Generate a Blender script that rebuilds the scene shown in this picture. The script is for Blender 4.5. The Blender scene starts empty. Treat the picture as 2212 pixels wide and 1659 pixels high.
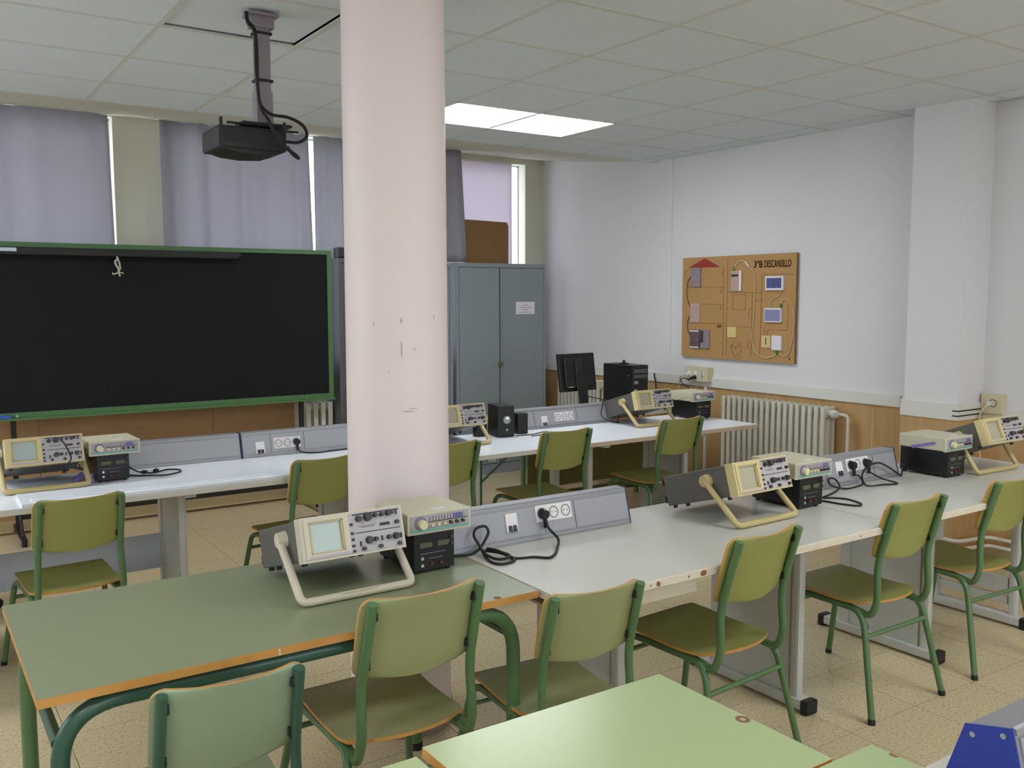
import bpy, bmesh, math, random
from mathutils import Vector, Matrix
random.seed(7)
sc = bpy.context.scene
C = sc.collection
PI = math.pi
def R(d): return math.radians(d)

# ---------------------------------------------------------------- camera
cam_d = bpy.data.cameras.new('camera'); cam = bpy.data.objects.new('camera', cam_d); C.objects.link(cam)
cam_d.sensor_fit = 'HORIZONTAL'; cam_d.sensor_width = 36.0; cam_d.lens = 36.0*1985/2212; cam_d.clip_start = .05
yaw, pitch, roll = .592, .0938, -.002
fwd = Vector((math.sin(yaw)*math.cos(pitch), math.cos(yaw)*math.cos(pitch), -math.sin(pitch)))
right = Vector((math.cos(yaw), -math.sin(yaw), 0)); up = right.cross(fwd)
r2 = right*math.cos(roll)+up*math.sin(roll); u2 = -right*math.sin(roll)+up*math.cos(roll)
M = Matrix((r2, u2, -fwd)).transposed().to_4x4(); M.translation = (0, 0, 1.6); cam.matrix_world = M
sc.camera = cam
# ---------------------------------------------------------------- world, light, exposure
w = bpy.data.worlds.new('sky'); sc.world = w; w.use_nodes = True
bg = w.node_tree.nodes['Background']; bg.inputs[0].default_value = (.80, .88, 1, 1); bg.inputs[1].default_value = 4.6
sc.view_settings.view_transform = 'Standard'; sc.view_settings.look = 'None'
sc.view_settings.exposure = 0.0; sc.view_settings.gamma = 1.0; sc.view_settings.use_curve_mapping = False
FILL_WIN = (-.6, 3.8, .95, 2.62)       # unseen window added for daylight fill, wall behind the camera (x0, x1, z0, z1)
FILL_WINL = (3.0, 6.8, .95, 2.66)      # unseen window added to brighten the room, left wall (y0, y1, z0, z1)
def portal(w_, h_, loc, rot):
    l = bpy.data.lights.new('sky_portal', 'AREA'); l.shape = 'RECTANGLE'; l.size = w_; l.size_y = h_; l.cycles.is_portal = True
    o_ = bpy.data.objects.new('sky_portal', l); C.objects.link(o_); o_.location = loc; o_.rotation_euler = rot
portal(FILL_WIN[1]-FILL_WIN[0], 1.67, ((FILL_WIN[0]+FILL_WIN[1])/2, -3.36, 1.785), (PI/2, 0, PI))
portal(FILL_WINL[1]-FILL_WINL[0], 1.71, (-3.16, (FILL_WINL[0]+FILL_WINL[1])/2, 1.805), (PI/2, 0, PI/2))
LAMP = 17.0          # emission of the ceiling troffers' diffusers
try:
    sc.cycles.use_denoising = True; sc.cycles.max_bounces = 10; sc.cycles.diffuse_bounces = 6
    sc.cycles.sample_clamp_indirect = 6; sc.cycles.caustics_reflective = False; sc.cycles.caustics_refractive = False
except Exception: pass

# ---------------------------------------------------------------- helpers
def lin(c):
    return tuple(((x/255)/12.92 if x/255 <= .04045 else ((x/255+.055)/1.055)**2.4) for x in c)+(1,)
def mat(name, rgb, rough=.6, metal=0, spec=.5, noise=None, bump=None, coat=0):
    """noise=(scale, amount, rgb2) mottles towards rgb2; bump=(scale, strength)"""
    m = bpy.data.materials.new(name); m.use_nodes = True; nt = m.node_tree; b = nt.nodes['Principled BSDF']
    b.inputs['Base Color'].default_value = lin(rgb); b.inputs['Roughness'].default_value = rough
    b.inputs['Metallic'].default_value = metal; b.inputs['Specular IOR Level'].default_value = spec
    b.inputs['Coat Weight'].default_value = coat
    if noise or bump:
        tc = nt.nodes.new('ShaderNodeTexCoord')
    if noise:
        n = nt.nodes.new('ShaderNodeTexNoise'); n.inputs['Scale'].default_value = noise[0]; n.inputs['Detail'].default_value = 4
        nt.links.new(tc.outputs['Object'], n.inputs['Vector'])
        cr = nt.nodes.new('ShaderNodeValToRGB'); cr.color_ramp.elements[0].position = .35; cr.color_ramp.elements[1].position = .7
        cr.color_ramp.elements[0].color = lin(rgb)
        a, bb = lin(rgb), lin(noise[2]); cr.color_ramp.elements[1].color = tuple(a[i]*(1-noise[1])+bb[i]*noise[1] for i in range(4))
        nt.links.new(n.outputs['Fac'], cr.inputs['Fac']); nt.links.new(cr.outputs['Color'], b.inputs['Base Color'])
    if bump:
        n2 = nt.nodes.new('ShaderNodeTexNoise'); n2.inputs['Scale'].default_value = bump[0]; nt.links.new(tc.outputs['Object'], n2.inputs['Vector'])
        bp_ = nt.nodes.new('ShaderNodeBump'); bp_.inputs['Strength'].default_value = bump[1]; bp_.inputs['Distance'].default_value = .004
        nt.links.new(n2.outputs['Fac'], bp_.inputs['Height']); nt.links.new(bp_.outputs['Normal'], b.inputs['Normal'])
    return m
def wood_mat(name, a, b_, rough=.45, scale=(1, 1, .12)):
    m = mat(name, a, rough); nt = m.node_tree; b = nt.nodes['Principled BSDF']
    tc = nt.nodes.new('ShaderNodeTexCoord'); mp = nt.nodes.new('ShaderNodeMapping'); mp.inputs['Scale'].default_value = scale
    n = nt.nodes.new('ShaderNodeTexNoise'); n.inputs['Scale'].default_value = 9; n.inputs['Detail'].default_value = 8
    cr = nt.nodes.new('ShaderNodeValToRGB'); cr.color_ramp.elements[0].color = lin(a); cr.color_ramp.elements[1].color = lin(b_)
    cr.color_ramp.elements[0].position = .3; cr.color_ramp.elements[1].position = .75
    nt.links.new(tc.outputs['Object'], mp.inputs['Vector']); nt.links.new(mp.outputs[0], n.inputs['Vector'])
    nt.links.new(n.outputs['Fac'], cr.inputs['Fac']); nt.links.new(cr.outputs['Color'], b.inputs['Base Color'])
    return m
def emit(name, rgb, s):
    m = bpy.data.materials.new(name); m.use_nodes = True; b = m.node_tree.nodes['Principled BSDF']
    b.inputs['Base Color'].default_value = (.8, .8, .8, 1)
    b.inputs['Emission Color'].default_value = rgb+(1,); b.inputs['Emission Strength'].default_value = s
    return m
MAT = {}
def terrazzo():
    m = mat('terrazzo', (196, 182, 150), .28); nt = m.node_tree; b = nt.nodes['Principled BSDF']
    geo = nt.nodes.new('ShaderNodeNewGeometry')
    v = nt.nodes.new('ShaderNodeTexVoronoi'); v.inputs['Scale'].default_value = 75
    n = nt.nodes.new('ShaderNodeTexNoise'); n.inputs['Scale'].default_value = 2.2; n.inputs['Detail'].default_value = 3
    n3 = nt.nodes.new('ShaderNodeTexNoise'); n3.inputs['Scale'].default_value = 85; n3.inputs['Detail'].default_value = 6
    for k in (v, n, n3): nt.links.new(geo.outputs['Position'], k.inputs['Vector'])
    c1 = nt.nodes.new('ShaderNodeValToRGB'); e = c1.color_ramp.elements
    e[0].position = .33; e[0].color = lin((160, 143, 108)); e[1].position = .6; e[1].color = lin((206, 192, 160))
    e2 = c1.color_ramp.elements.new(.42); e2.color = lin((194, 178, 143))
    nt.links.new(n3.outputs['Fac'], c1.inputs['Fac'])
    c2 = nt.nodes.new('ShaderNodeValToRGB'); c2.color_ramp.elements[0].color = (.88, .86, .82, 1); c2.color_ramp.elements[1].color = (1.04, 1.02, 1, 1)
    nt.links.new(n.outputs['Fac'], c2.inputs['Fac'])
    mx = nt.nodes.new('ShaderNodeMix'); mx.data_type = 'RGBA'; mx.blend_type = 'MULTIPLY'; mx.inputs[0].default_value = 1
    nt.links.new(c1.outputs[0], mx.inputs[6]); nt.links.new(c2.outputs[0], mx.inputs[7]); nt.links.new(mx.outputs[2], b.inputs['Base Color'])
    return m
M_floor = terrazzo()
M_joint = mat('floor joint', (120, 108, 84), .7)
M_tile = mat('ceiling tile', (216, 224, 232), .9, noise=(3, .25, (206, 213, 212)), bump=(120, .2))
M_grid = mat('ceiling grid', (204, 207, 203), .8)
M_void = mat('ceiling void', (60, 60, 58), .9)
M_wall = mat('white plaster', (221, 219, 221), .75, noise=(1.3, .25, (210, 206, 205)), bump=(30, .12))
M_soffit = mat('cream plaster', (204, 202, 184), .8, bump=(30, .1))
M_column = mat('painted column', (236, 219, 219), .5, noise=(1.1, .3, (228, 217, 208)), bump=(18, .1))
M_scuff = mat('scuff mark', (196, 178, 173), .8)
M_wain = wood_mat('oak laminate', (190, 156, 108), (174, 138, 90), .42, (2.2, 2.2, .25))
M_wain2 = wood_mat('brown laminate', (164, 128, 88), (150, 114, 76), .5, (.3, 2.2, 2))
M_trim = mat('white trim', (216, 215, 208), .5)
M_white = mat('white laminate', (206, 204, 196), .25, noise=(4, .15, (196, 194, 186)))
M_white_sheen = mat('white laminate sheen tint', (236, 240, 248), .22)  # window sheen of the back row put into the base colour
M_wedge = mat('worn white edging', (214, 205, 186), .5, noise=(22, .3, (190, 176, 150)))
M_cream = mat('cream edging', (196, 178, 158), .5)
M_chip = mat('bare chipboard', (134, 92, 66), .9)
M_plug = mat('rust red cap', (142, 84, 74), .6)
M_leg = mat('light grey steel', (186, 188, 184), .42)
M_legblue = mat('blue grey sheet steel', (186, 194, 210), .45)
M_cap = mat('black plastic cap', (22, 22, 26), .45)
M_green = mat('green laminate', (142, 149, 117), .30, noise=(2, .2, (138, 146, 114)))
M_dgreen = mat('light green laminate', (172, 186, 136), .27)
M_olive_sheen = mat('olive laminate sheen tint', (150, 154, 108), .32, noise=(3, .25, (142, 147, 100)))  # olive greyed to carry the reflected sheen on two nearer chairs
M_olive = mat('olive laminate', (144, 146, 82), .38, noise=(3, .25, (138, 141, 74)))
M_edge = wood_mat('orange brown ply edge', (204, 152, 82), (186, 130, 62), .5)
M_tube = mat('green enamel steel', (84, 116, 76), .3)
M_tube2 = mat('dark green enamel steel', (50, 86, 70), .3)
M_black = mat('black plastic', (17, 17, 18), .42)
M_blackm = mat('matt black', (30, 30, 32), .65)
M_rubber = mat('black rubber', (18, 18, 20), .55)
M_duct = mat('grey aluminium trunking', (150, 150, 154), .42, .35)
M_ductlid = mat('grey trunking lid', (158, 158, 162), .45, .2)
M_blue = mat('blue end cap', (36, 50, 150), .45)
M_navy = mat('navy end cap', (52, 50, 92), .5)
M_socket = mat('white socket', (228, 222, 222), .4)
M_hole = mat('socket recess', (150, 145, 150), .6)
M_dark = mat('dark print', (58, 50, 56), .6)
M_board = mat('black chalkboard', (19, 20, 20), .75, spec=.25, noise=(5, .4, (25, 26, 26)))
M_bframe = mat('green board frame', (74, 112, 66), .45)
M_steelblk = mat('black steel', (26, 24, 26), .5)
M_cab = mat('grey cabinet paint', (132, 140, 146), .45)
M_cabd = mat('dark grey cabinet paint', (84, 84, 88), .5)
M_brass = mat('brass', (130, 116, 66), .4, .6)
M_paper = mat('white paper', (222, 218, 224), .8)
M_inkg = mat('grey print', (150, 146, 152), .8)
M_card = mat('brown hardboard', (128, 96, 56), .75, noise=(30, .3, (116, 86, 48)))
M_cork = mat('cardboard', (178, 138, 88), .85, noise=(60, .25, (168, 130, 80)))
M_corkedge = mat('cardboard edge', (120, 88, 52), .9)
M_pencil = mat('brown marker', (126, 90, 50), .9)
M_red = mat('red card', (150, 50, 44), .8)
M_photo1 = mat('mauve grey photo', (150, 136, 142), .5, noise=(25, .5, (116, 100, 104)))
M_photo2 = mat('peach photo', (190, 160, 150), .5, noise=(9, .4, (160, 140, 146)))
M_photo3 = mat('dark mauve photo', (112, 92, 98), .5, noise=(30, .6, (60, 50, 56)))
M_bluep = mat('blue print', (66, 74, 128), .5, noise=(16, .5, (96, 104, 150)))
M_lilac = mat('lilac print', (132, 132, 172), .5, noise=(16, .4, (150, 150, 180)))
M_yellow = mat('pale yellow plastic', (216, 192, 132), .5)
M_gcon = mat('green connector', (60, 130, 50), .5)
M_cablew = mat('cream cable', (200, 186, 150), .5)
M_beige = mat('yellowed beige plastic', (206, 190, 140), .45)
M_beigew = mat('pale beige plastic', (204, 194, 174), .45)
M_beiged = mat('yellow beige bezel', (190, 172, 120), .45)
M_case = mat('brown grey scope case', (92, 88, 84), .5)
M_panel = mat('grey control panel', (182, 176, 178), .5)
M_screen = mat('scope screen glass', (176, 190, 184), .18)
M_screen2 = mat('dull scope screen glass', (176, 170, 148), .2)
M_knob = mat('brown black knob', (62, 54, 56), .45)
M_ivory = mat('ivory knob', (216, 206, 162), .4)
M_violet = mat('violet ring', (124, 112, 148), .5)
M_purple = mat('purple key', (124, 108, 176), .5)
M_teal = mat('teal stripe', (112, 168, 156), .5)
M_gen = mat('cream instrument case', (196, 190, 164), .5)
M_genp = mat('grey front panel', (170, 162, 164), .5)
M_lcd = mat('lcd window', (86, 92, 66), .25)
M_redc = mat('red terminal', (118, 32, 44), .4)
M_chrome = mat('chrome', (200, 200, 204), .2, .9)
M_silver = mat('silver', (165, 168, 172), .3, .6)
M_rad = mat('radiator enamel', (206, 202, 188), .4)
M_eraser = mat('blue eraser', (48, 86, 180), .7)
M_sw = mat('switch rocker', (44, 42, 50), .5)
M_box = mat('beige socket box', (206, 196, 164), .5)
M_pole = mat('mauve grey painted steel', (142, 132, 140), .45, .1)
M_frame = mat('white window frame', (216, 216, 224), .4)
M_lamp = emit('lit lamp diffuser', (.94, .985, 1), LAMP)
M_lampbody = mat('white lamp body', (230, 230, 226), .4)
def curtain_mat(name, rgb, trans):
    m = bpy.data.materials.new(name); m.use_nodes = True; nt = m.node_tree; nt.nodes.clear()
    o = nt.nodes.new('ShaderNodeOutputMaterial'); d = nt.nodes.new('ShaderNodeBsdfDiffuse'); t = nt.nodes.new('ShaderNodeBsdfTranslucent')
    mx = nt.nodes.new('ShaderNodeMixShader'); mx.inputs[0].default_value = trans
    d.inputs[0].default_value = lin(rgb); t.inputs[0].default_value = lin(rgb)
    nt.links.new(d.outputs[0], mx.inputs[1]); nt.links.new(t.outputs[0], mx.inputs[2]); nt.links.new(mx.outputs[0], o.inputs[0])
    return m
M_curt = curtain_mat('grey lilac curtain cloth', (180, 178, 183), .52)
M_blind = curtain_mat('white blind cloth', (226, 218, 224), .42)
def glass_mat():
    m = bpy.data.materials.new('window glass'); m.use_nodes = True; nt = m.node_tree; nt.nodes.clear()
    o = nt.nodes.new('ShaderNodeOutputMaterial'); t = nt.nodes.new('ShaderNodeBsdfTransparent'); g = nt.nodes.new('ShaderNodeBsdfGlossy')
    g.inputs[1].default_value = .02; mx = nt.nodes.new('ShaderNodeMixShader'); mx.inputs[0].default_value = .07
    nt.links.new(t.outputs[0], mx.inputs[1]); nt.links.new(g.outputs[0], mx.inputs[2]); nt.links.new(mx.outputs[0], o.inputs[0])
    return m
M_glass = glass_mat()

class MB:
    """collects shapes, builds ONE mesh object; mi = material index per shape"""
    def __init__(s): s.v = []; s.f = []; s.m = []; s.s = []
    def add(s, vs, fs, mi=0, smooth=False):
        o = len(s.v); s.v += [tuple(v) for v in vs]
        for f in fs: s.f.append(tuple(i+o for i in f)); s.m.append(mi); s.s.append(smooth)
        return s
    def box(s, x0, x1, y0, y1, z0, z1, mi=0, xf=None, topmi=None, bev=0):
        if bev: return s.bbox(x0, x1, y0, y1, z0, z1, mi, xf, bev)
        vs = [Vector((x, y, z)) for z in (z0, z1) for y in (y0, y1) for x in (x0, x1)]
        if xf: vs = [xf(v) for v in vs]
        fs = [(0, 2, 3, 1), (4, 5, 7, 6), (0, 1, 5, 4), (2, 6, 7, 3), (0, 4, 6, 2), (1, 3, 7, 5)]
        s.add(vs, fs, mi)
        if topmi is not None: s.m[-5] = topmi
        return s
    def bbox(s, x0, x1, y0, y1, z0, z1, mi, xf, b):
        bm = bmesh.new(); bmesh.ops.create_cube(bm, size=1)
        for v in bm.verts: v.co = Vector(((x0+x1)/2+v.co.x*(x1-x0), (y0+y1)/2+v.co.y*(y1-y0), (z0+z1)/2+v.co.z*(z1-z0)))
        bmesh.ops.bevel(bm, geom=bm.edges[:], offset=b, segments=2, affect='EDGES', profile=.6)
        bm.verts.index_update()
        vs = [v.co.copy() for v in bm.verts]; fs = [tuple(v.index for v in f.verts) for f in bm.faces]; bm.free()
        if xf: vs = [xf(v) for v in vs]
        return s.add(vs, fs, mi)
    def prism(s, poly, axis, a0, a1, mi=0, capmi=None, xf=None, smooth=False):
        """poly = 2D points in the two other axes (x:(y,z) y:(x,z) z:(x,y))"""
        def P(p, a): return Vector({'x': (a, p[0], p[1]), 'y': (p[0], a, p[1]), 'z': (p[0], p[1], a)}[axis])
        n = len(poly); vs = [P(p, a0) for p in poly]+[P(p, a1) for p in poly]
        if xf: vs = [xf(v) for v in vs]
        s.add(vs, [(i, (i+1) % n, n+(i+1) % n, n+i) for i in range(n)], mi, smooth)
        s.add(vs, [tuple(range(n))[::-1], tuple(range(n, 2*n))], mi if capmi is None else capmi)
        return s
    def cyl(s, p0, p1, r0, r1=None, seg=14, mi=0, xf=None):
        r1 = r0 if r1 is None else r1
        p0, p1 = Vector(p0), Vector(p1); d = (p1-p0).normalized(); a = d.orthogonal().normalized(); b = d.cross(a)
        vs = []
        for p, r in ((p0, r0), (p1, r1)):
            for i in range(seg):
                t = 2*PI*i/seg; vs.append(p+a*math.cos(t)*r+b*math.sin(t)*r)
        if xf: vs = [xf(v) for v in vs]
        s.add(vs, [(i, (i+1) % seg, seg+(i+1) % seg, seg+i) for i in range(seg)], mi, True)
        s.add(vs, [tuple(range(seg))[::-1], tuple(range(seg, 2*seg))], mi)
        return s
    def tube(s, pts, r, seg=10, mi=0, closed=False, xf=None, flat=None):
        pts = [Vector(p) for p in pts]; n = len(pts); rings = []; prev = None
        for i in range(n):
            if closed: t = (pts[(i+1) % n]-pts[i-1])
            else: t = (pts[min(i+1, n-1)]-pts[max(i-1, 0)])
            t = t.normalized()
            if prev is None: a = t.orthogonal().normalized() if flat is None else Vector(flat)
            else: a = prev
            a = (a-t*a.dot(t)).normalized(); prev = a; b = t.cross(a)
            ra, rb = (r if isinstance(r, tuple) else (r, r))
            ring = [pts[i]+a*math.cos(2*PI*k/seg)*ra+b*math.sin(2*PI*k/seg)*rb for k in range(seg)]
            rings.append(ring)
        vs = [v for g in rings for v in g]
        if xf: vs = [xf(v) for v in vs]
        fs = []
        for i in range(n if closed else n-1):
            j = (i+1) % n
            for k in range(seg): fs.append((i*seg+k, i*seg+(k+1) % seg, j*seg+(k+1) % seg, j*seg+k))
        s.add(vs, fs, mi, True)
        if not closed: s.add(vs, [tuple(range(seg))[::-1], tuple(range((n-1)*seg, n*seg))], mi)
        return s
    def ball(s, c, r, mi=0, sc_=(1, 1, 1)):
        vs = []; fs = []; U, V = 12, 7
        for j in range(V+1):
            for i in range(U):
                a, b = 2*PI*i/U, PI*j/V
                vs.append(Vector(c)+Vector((math.cos(a)*math.sin(b)*r*sc_[0], math.sin(a)*math.sin(b)*r*sc_[1], math.cos(b)*r*sc_[2])))
        for j in range(V):
            for i in range(U): fs.append((j*U+i, j*U+(i+1) % U, (j+1)*U+(i+1) % U, (j+1)*U+i))
        return s.add(vs, fs, mi, True)
    def mesh(s, name, mats):
        me = bpy.data.meshes.new(name); me.from_pydata(s.v, [], s.f)
        for m in (mats if isinstance(mats, (list, tuple)) else [mats]): me.materials.append(m)
        for p, mi, sm in zip(me.polygons, s.m, s.s): p.material_index = mi; p.use_smooth = sm
        bm = bmesh.new(); bm.from_mesh(me); bmesh.ops.recalc_face_normals(bm, faces=bm.faces[:]); bm.to_mesh(me); bm.free()
        me.update(); return me
    def build(s, name, mats, parent=None, loc=None, rz=0):
        o = bpy.data.objects.new(name, s.mesh(name, mats)); C.objects.link(o)
        if parent: o.parent = parent
        if loc: o.location = loc
        if rz: o.rotation_euler = (0, 0, rz)
        return o
def fillet(pts, r, n=6):
    pts = [Vector(p) for p in pts]; out = [pts[0]]
    for i in range(1, len(pts)-1):
        a, b, c = pts[i-1], pts[i], pts[i+1]
        d0, d1 = (a-b), (c-b); q = min(r, d0.length*.48, d1.length*.48)
        p0, p1 = b+d0.normalized()*q, b+d1.normalized()*q
        for k in range(n+1):
            t = k/n; out.append(p0*(1-t)**2+b*2*t*(1-t)+p1*t*t)
    out.append(pts[-1]); return out
def smooth_pts(pts, n=5):
    pts = [Vector(p) for p in pts]; out = []
    P = [pts[0]*2-pts[1]]+pts+[pts[-1]*2-pts[-2]]
    for i in range(1, len(P)-2):
        a, b, c, d = P[i-1:i+3]
        for k in range(n):
            t = k/n; out.append(.5*((2*b)+(c-a)*t+(2*a-5*b+4*c-d)*t*t+(3*b-a-3*c+d)*t**3))
    out.append(pts[-1]); return out
def tag(o, label=None, cat=None, group=None, kind=None):
    if label: o['label'] = label
    if cat: o['category'] = cat
    if group: o['group'] = group
    if kind: o['kind'] = kind
    return o
def thing(name, label, cat, loc=(0, 0, 0), rz=0, group=None):
    o = bpy.data.objects.new(name, None); C.objects.link(o); o.location = loc; o.rotation_euler = (0, 0, rz); o.empty_display_size = .1
    return tag(o, label, cat, group)
def struct(name, mb, mats, label=None):
    o = mb.build(name, mats); o['kind'] = 'structure'
    if label: o['label'] = label
    return o
KIDS = {}
def copy_tree(o, parent=None):
    c = o.copy(); C.objects.link(c); c.parent = parent
    for ch in list(o.children): copy_tree(ch, c)
    return c
def share(name, me, parent, loc=(0, 0, 0), label=None):
    o = bpy.data.objects.new(name, me); C.objects.link(o); o.parent = parent; o.location = loc
    if label: o['label'] = label
    return o

# ================================================================= THE ROOM
XR, ZC, XL, YF = 5.38, 2.73, -3.0, -3.2
YB, YB2 = 7.12, 7.45
# floor: slab + 40 cm terrazzo tiles
fl = struct('floor', MB().box(XL-.2, XR+.4, YF-.2, YB2+.3, -.12, -.0035), M_joint, 'terrazzo floor laid in square beige tiles')
tile_me = MB().box(.001, .3985, .001, .3985, -.003, 0).mesh('floor_tile', M_floor)
for i in range(-3, 13):
    for j in range(2, 18):
        x, y = .45+.4*i, .4*j
        if x+.4 > XR+.02: continue
        share('floor_tile', tile_me, fl, (x, y, 0))
b = MB()
for i in range(-9, 13):
    for j in range(-8, 19):
        x, y = .45+.4*i, .4*j
        if -3 <= i < 13 and 2 <= j < 18 and x+.4 <= XR+.02: continue
        x1 = min(x+.3985, XR+.3); b.box(x+.001, x1, y+.001, min(y+.3985, YB2+.1), -.003, 0)
o = b.build('floor_tile', M_floor, fl); o['kind'] = 'stuff'
# ceiling: void slab, tiles, grid bars
ce = struct('ceiling', MB().box(XL-.2, XR+.4, YF-.2, 5.83, ZC+.10, ZC+.2), M_void, 'suspended ceiling of square pale grey tiles')
gx = [x for x in [2.785+.6*k for k in range(-9, 5)]]+[XR]; gx = [XL]+[x for x in gx if x > XL+.05]
gy = [YF]+[y for y in [4.70+.6*k for k in range(-13, 2)] if y > YF+.05]+[5.83]
lamps = [(2.785, 4.70), (2.785, .50), (-1.415, 4.70), (-1.415, .5), (2.785, -2.5), (-1.415, -2.5)]  # only the first is in view, the rest are added for brightness
def in_lamp(x, y): return any(lx-.05 < x < lx+1.15 and ly-.05 < y < ly+.55 for lx, ly in lamps)
cache = {}
for i in range(len(gx)-1):
    for j in range(len(gy)-1):
        if in_lamp(gx[i]+.001, gy[j]+.001): continue
        wx, wy = gx[i+1]-gx[i], gy[j+1]-gy[j]; k = (round(wx, 3), round(wy, 3))
        if k not in cache: cache[k] = MB().box(.0125, wx-.0125, .0125, wy-.0125, .0015, .02).mesh('ceiling_tile', M_tile)
        dz = .010 if (abs(gx[i]-.985) < .02 and abs(gy[j]-3.5) < .02) else 0
        t = share('ceiling_tile', cache[k], ce, (gx[i], gy[j], ZC+dz))
        if dz: t['label'] = 'ceiling tile pushed up, with dark gaps at its edges'
        if dz: t.location.x -= .007; t.location.y -= .007
for x in gx:
    MB().box(x-.013, x+.013, gy[0], gy[-1], ZC, ZC+.006).build('grid_bar', M_grid, ce)
for y in gy:
    MB().box(gx[0], gx[-1], y-.013, y+.013, ZC-.0004, ZC+.0056).build('grid_bar', M_grid, ce)
# soffit behind the suspended ceiling
struct('trim_1', MB().prism([(5.83, ZC), (YB2+.1, 2.945), (YB2+.1, 3.05), (5.83, 3.05)], 'x', XL, XR+.1), M_soffit, 'cream plastered soffit above the curtains')
# walls
wr = struct('wall_right', MB().box(XR, XR+.15, 3.18, YB2+.2, .86, 3.0).box(XR+.07, XR+.22, YF, 3.18, .86, 3.0), M_wall, 'white plastered wall above a wood wainscot')
struct('trim_2', MB().box(XR-.012, XR+.05, 5.62, 5.77, .9, ZC).box(5.1, XR, 5.76, 5.84, ZC-.01, ZC), M_wall)
seams = [(7.6, 6.2), (6.2, 5.76), (5.755, 5.33), (5.325, 4.955), (4.95, 4.33), (4.325, 3.70), (3.695, 3.49), (3.485, 3.345)]
for a, b_ in seams: MB().box(XR-.006, XR+.02, b_, a-.004, .09, .9).build('wainscot_panel', M_wain, wr)
for a, b_ in [(3.0, 2.4), (2.395, 1.7), (1.695, 1.0), (.995, .3), (.295, -.9), (-.905, -2.1), (-2.105, -3.2)]:
    MB().box(XR+.064, XR+.09, b_, a-.004, .09, .88).build('wainscot_panel', M_wain, wr)
struct('trim_3', MB().box(XR-.022, XR+.02, 3.49, YB2, .888, .965, bev=.003).box(XR-.016, XR+.02, 3.345, 3.49, .862, .95), M_trim, 'white moulding on top of the right wall wainscot')
struct('trim_4', MB().box(XR+.05, XR+.09, YF, 2.99, .845, .93), M_trim, 'white moulding beside the pillar')
struct('baseboard_right', MB().box(XR-.012, XR+.03, 3.345, YB2, 0, .09).box(XR+.058, XR+.1, YF, 3.0, 0, .09), mat('beige terrazzo skirting', (176, 160, 128), .5))
# pillar on the right wall
pl = struct('pillar_right', MB().box(5.18, 5.6, 3.0, 3.345, .9, ZC+.08), M_wall, 'square white pillar standing proud of the right wall')
MB().box(5.172, 5.6, 2.992, 3.353, 0, .875).build('wainscot_panel', M_wain, pl)
MB().box(5.166, 5.6, 2.986, 3.36, .872, .965).build('moulding', M_trim, pl)
MB().box(5.163, 5.3, 2.984, 3.02, .925, .932).box(5.163, 5.5, 2.982, 2.99, .925, .932).box(5.163, 5.5, 2.982, 2.99, .896, .903).box(5.163, 5.2, 2.984, 3.02, .896, .903).build('black_stripe', M_blackm, pl)
# left and front walls (behind the camera)
struct('wall_left', MB().box(XL-.15, XL, YF, FILL_WINL[0], 0, 3.0).box(XL-.15, XL, FILL_WINL[1], YB+.2, 0, 3.0).box(XL-.15, XL, FILL_WINL[0], FILL_WINL[1], 0, FILL_WINL[2]).box(XL-.15, XL, FILL_WINL[0], FILL_WINL[1], FILL_WINL[3], 3.0), M_wall)
m_ = MB()
for k in range(6):
    y = FILL_WINL[0]+(FILL_WINL[1]-FILL_WINL[0])*k/5; m_.box(XL-.12, XL-.06, y-.03, y+.03, FILL_WINL[2], FILL_WINL[3])
m_.box(XL-.12, XL-.06, FILL_WINL[0], FILL_WINL[1], FILL_WINL[2], FILL_WINL[2]+.05).box(XL-.12, XL-.06, FILL_WINL[0], FILL_WINL[1], FILL_WINL[3]-.05, FILL_WINL[3])
o = struct('window_5', m_, M_frame)  # out of view, added so daylight enters from the left
MB().box(XL-.092, XL-.088, FILL_WINL[0], FILL_WINL[1], FILL_WINL[2]+.05, FILL_WINL[3]-.05).build('pane', M_glass, o)
mbf = MB()
mbf.box(XL-.15, FILL_WIN[0], YF-.15, YF, 0, 3.0).box(FILL_WIN[1], XR+.2, YF-.15, YF, 0, 3.0).box(FILL_WIN[0], FILL_WIN[1], YF-.15, YF, 0, FILL_WIN[2]).box(FILL_WIN[0], FILL_WIN[1], YF-.15, YF, FILL_WIN[3], 3.0)
struct('wall_front', mbf, M_wall)
m_ = MB()
for k in range(6):
    x = FILL_WIN[0]+(FILL_WIN[1]-FILL_WIN[0])*k/5; m_.box(x-.03, x+.03, YF-.12, YF-.06, FILL_WIN[2], FILL_WIN[3])
m_.box(FILL_WIN[0], FILL_WIN[1], YF-.12, YF-.06, FILL_WIN[2], FILL_WIN[2]+.05).box(FILL_WIN[0], FILL_WIN[1], YF-.12, YF-.06, FILL_WIN[3]-.05, FILL_WIN[3])
o = struct('window_4', m_, M_frame)  # out of view, added so daylight enters from behind the camera
MB().box(FILL_WIN[0], FILL_WIN[1], YF-.092, YF-.088, FILL_WIN[2]+.05, FILL_WIN[3]-.05).build('pane', M_glass, o)
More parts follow.
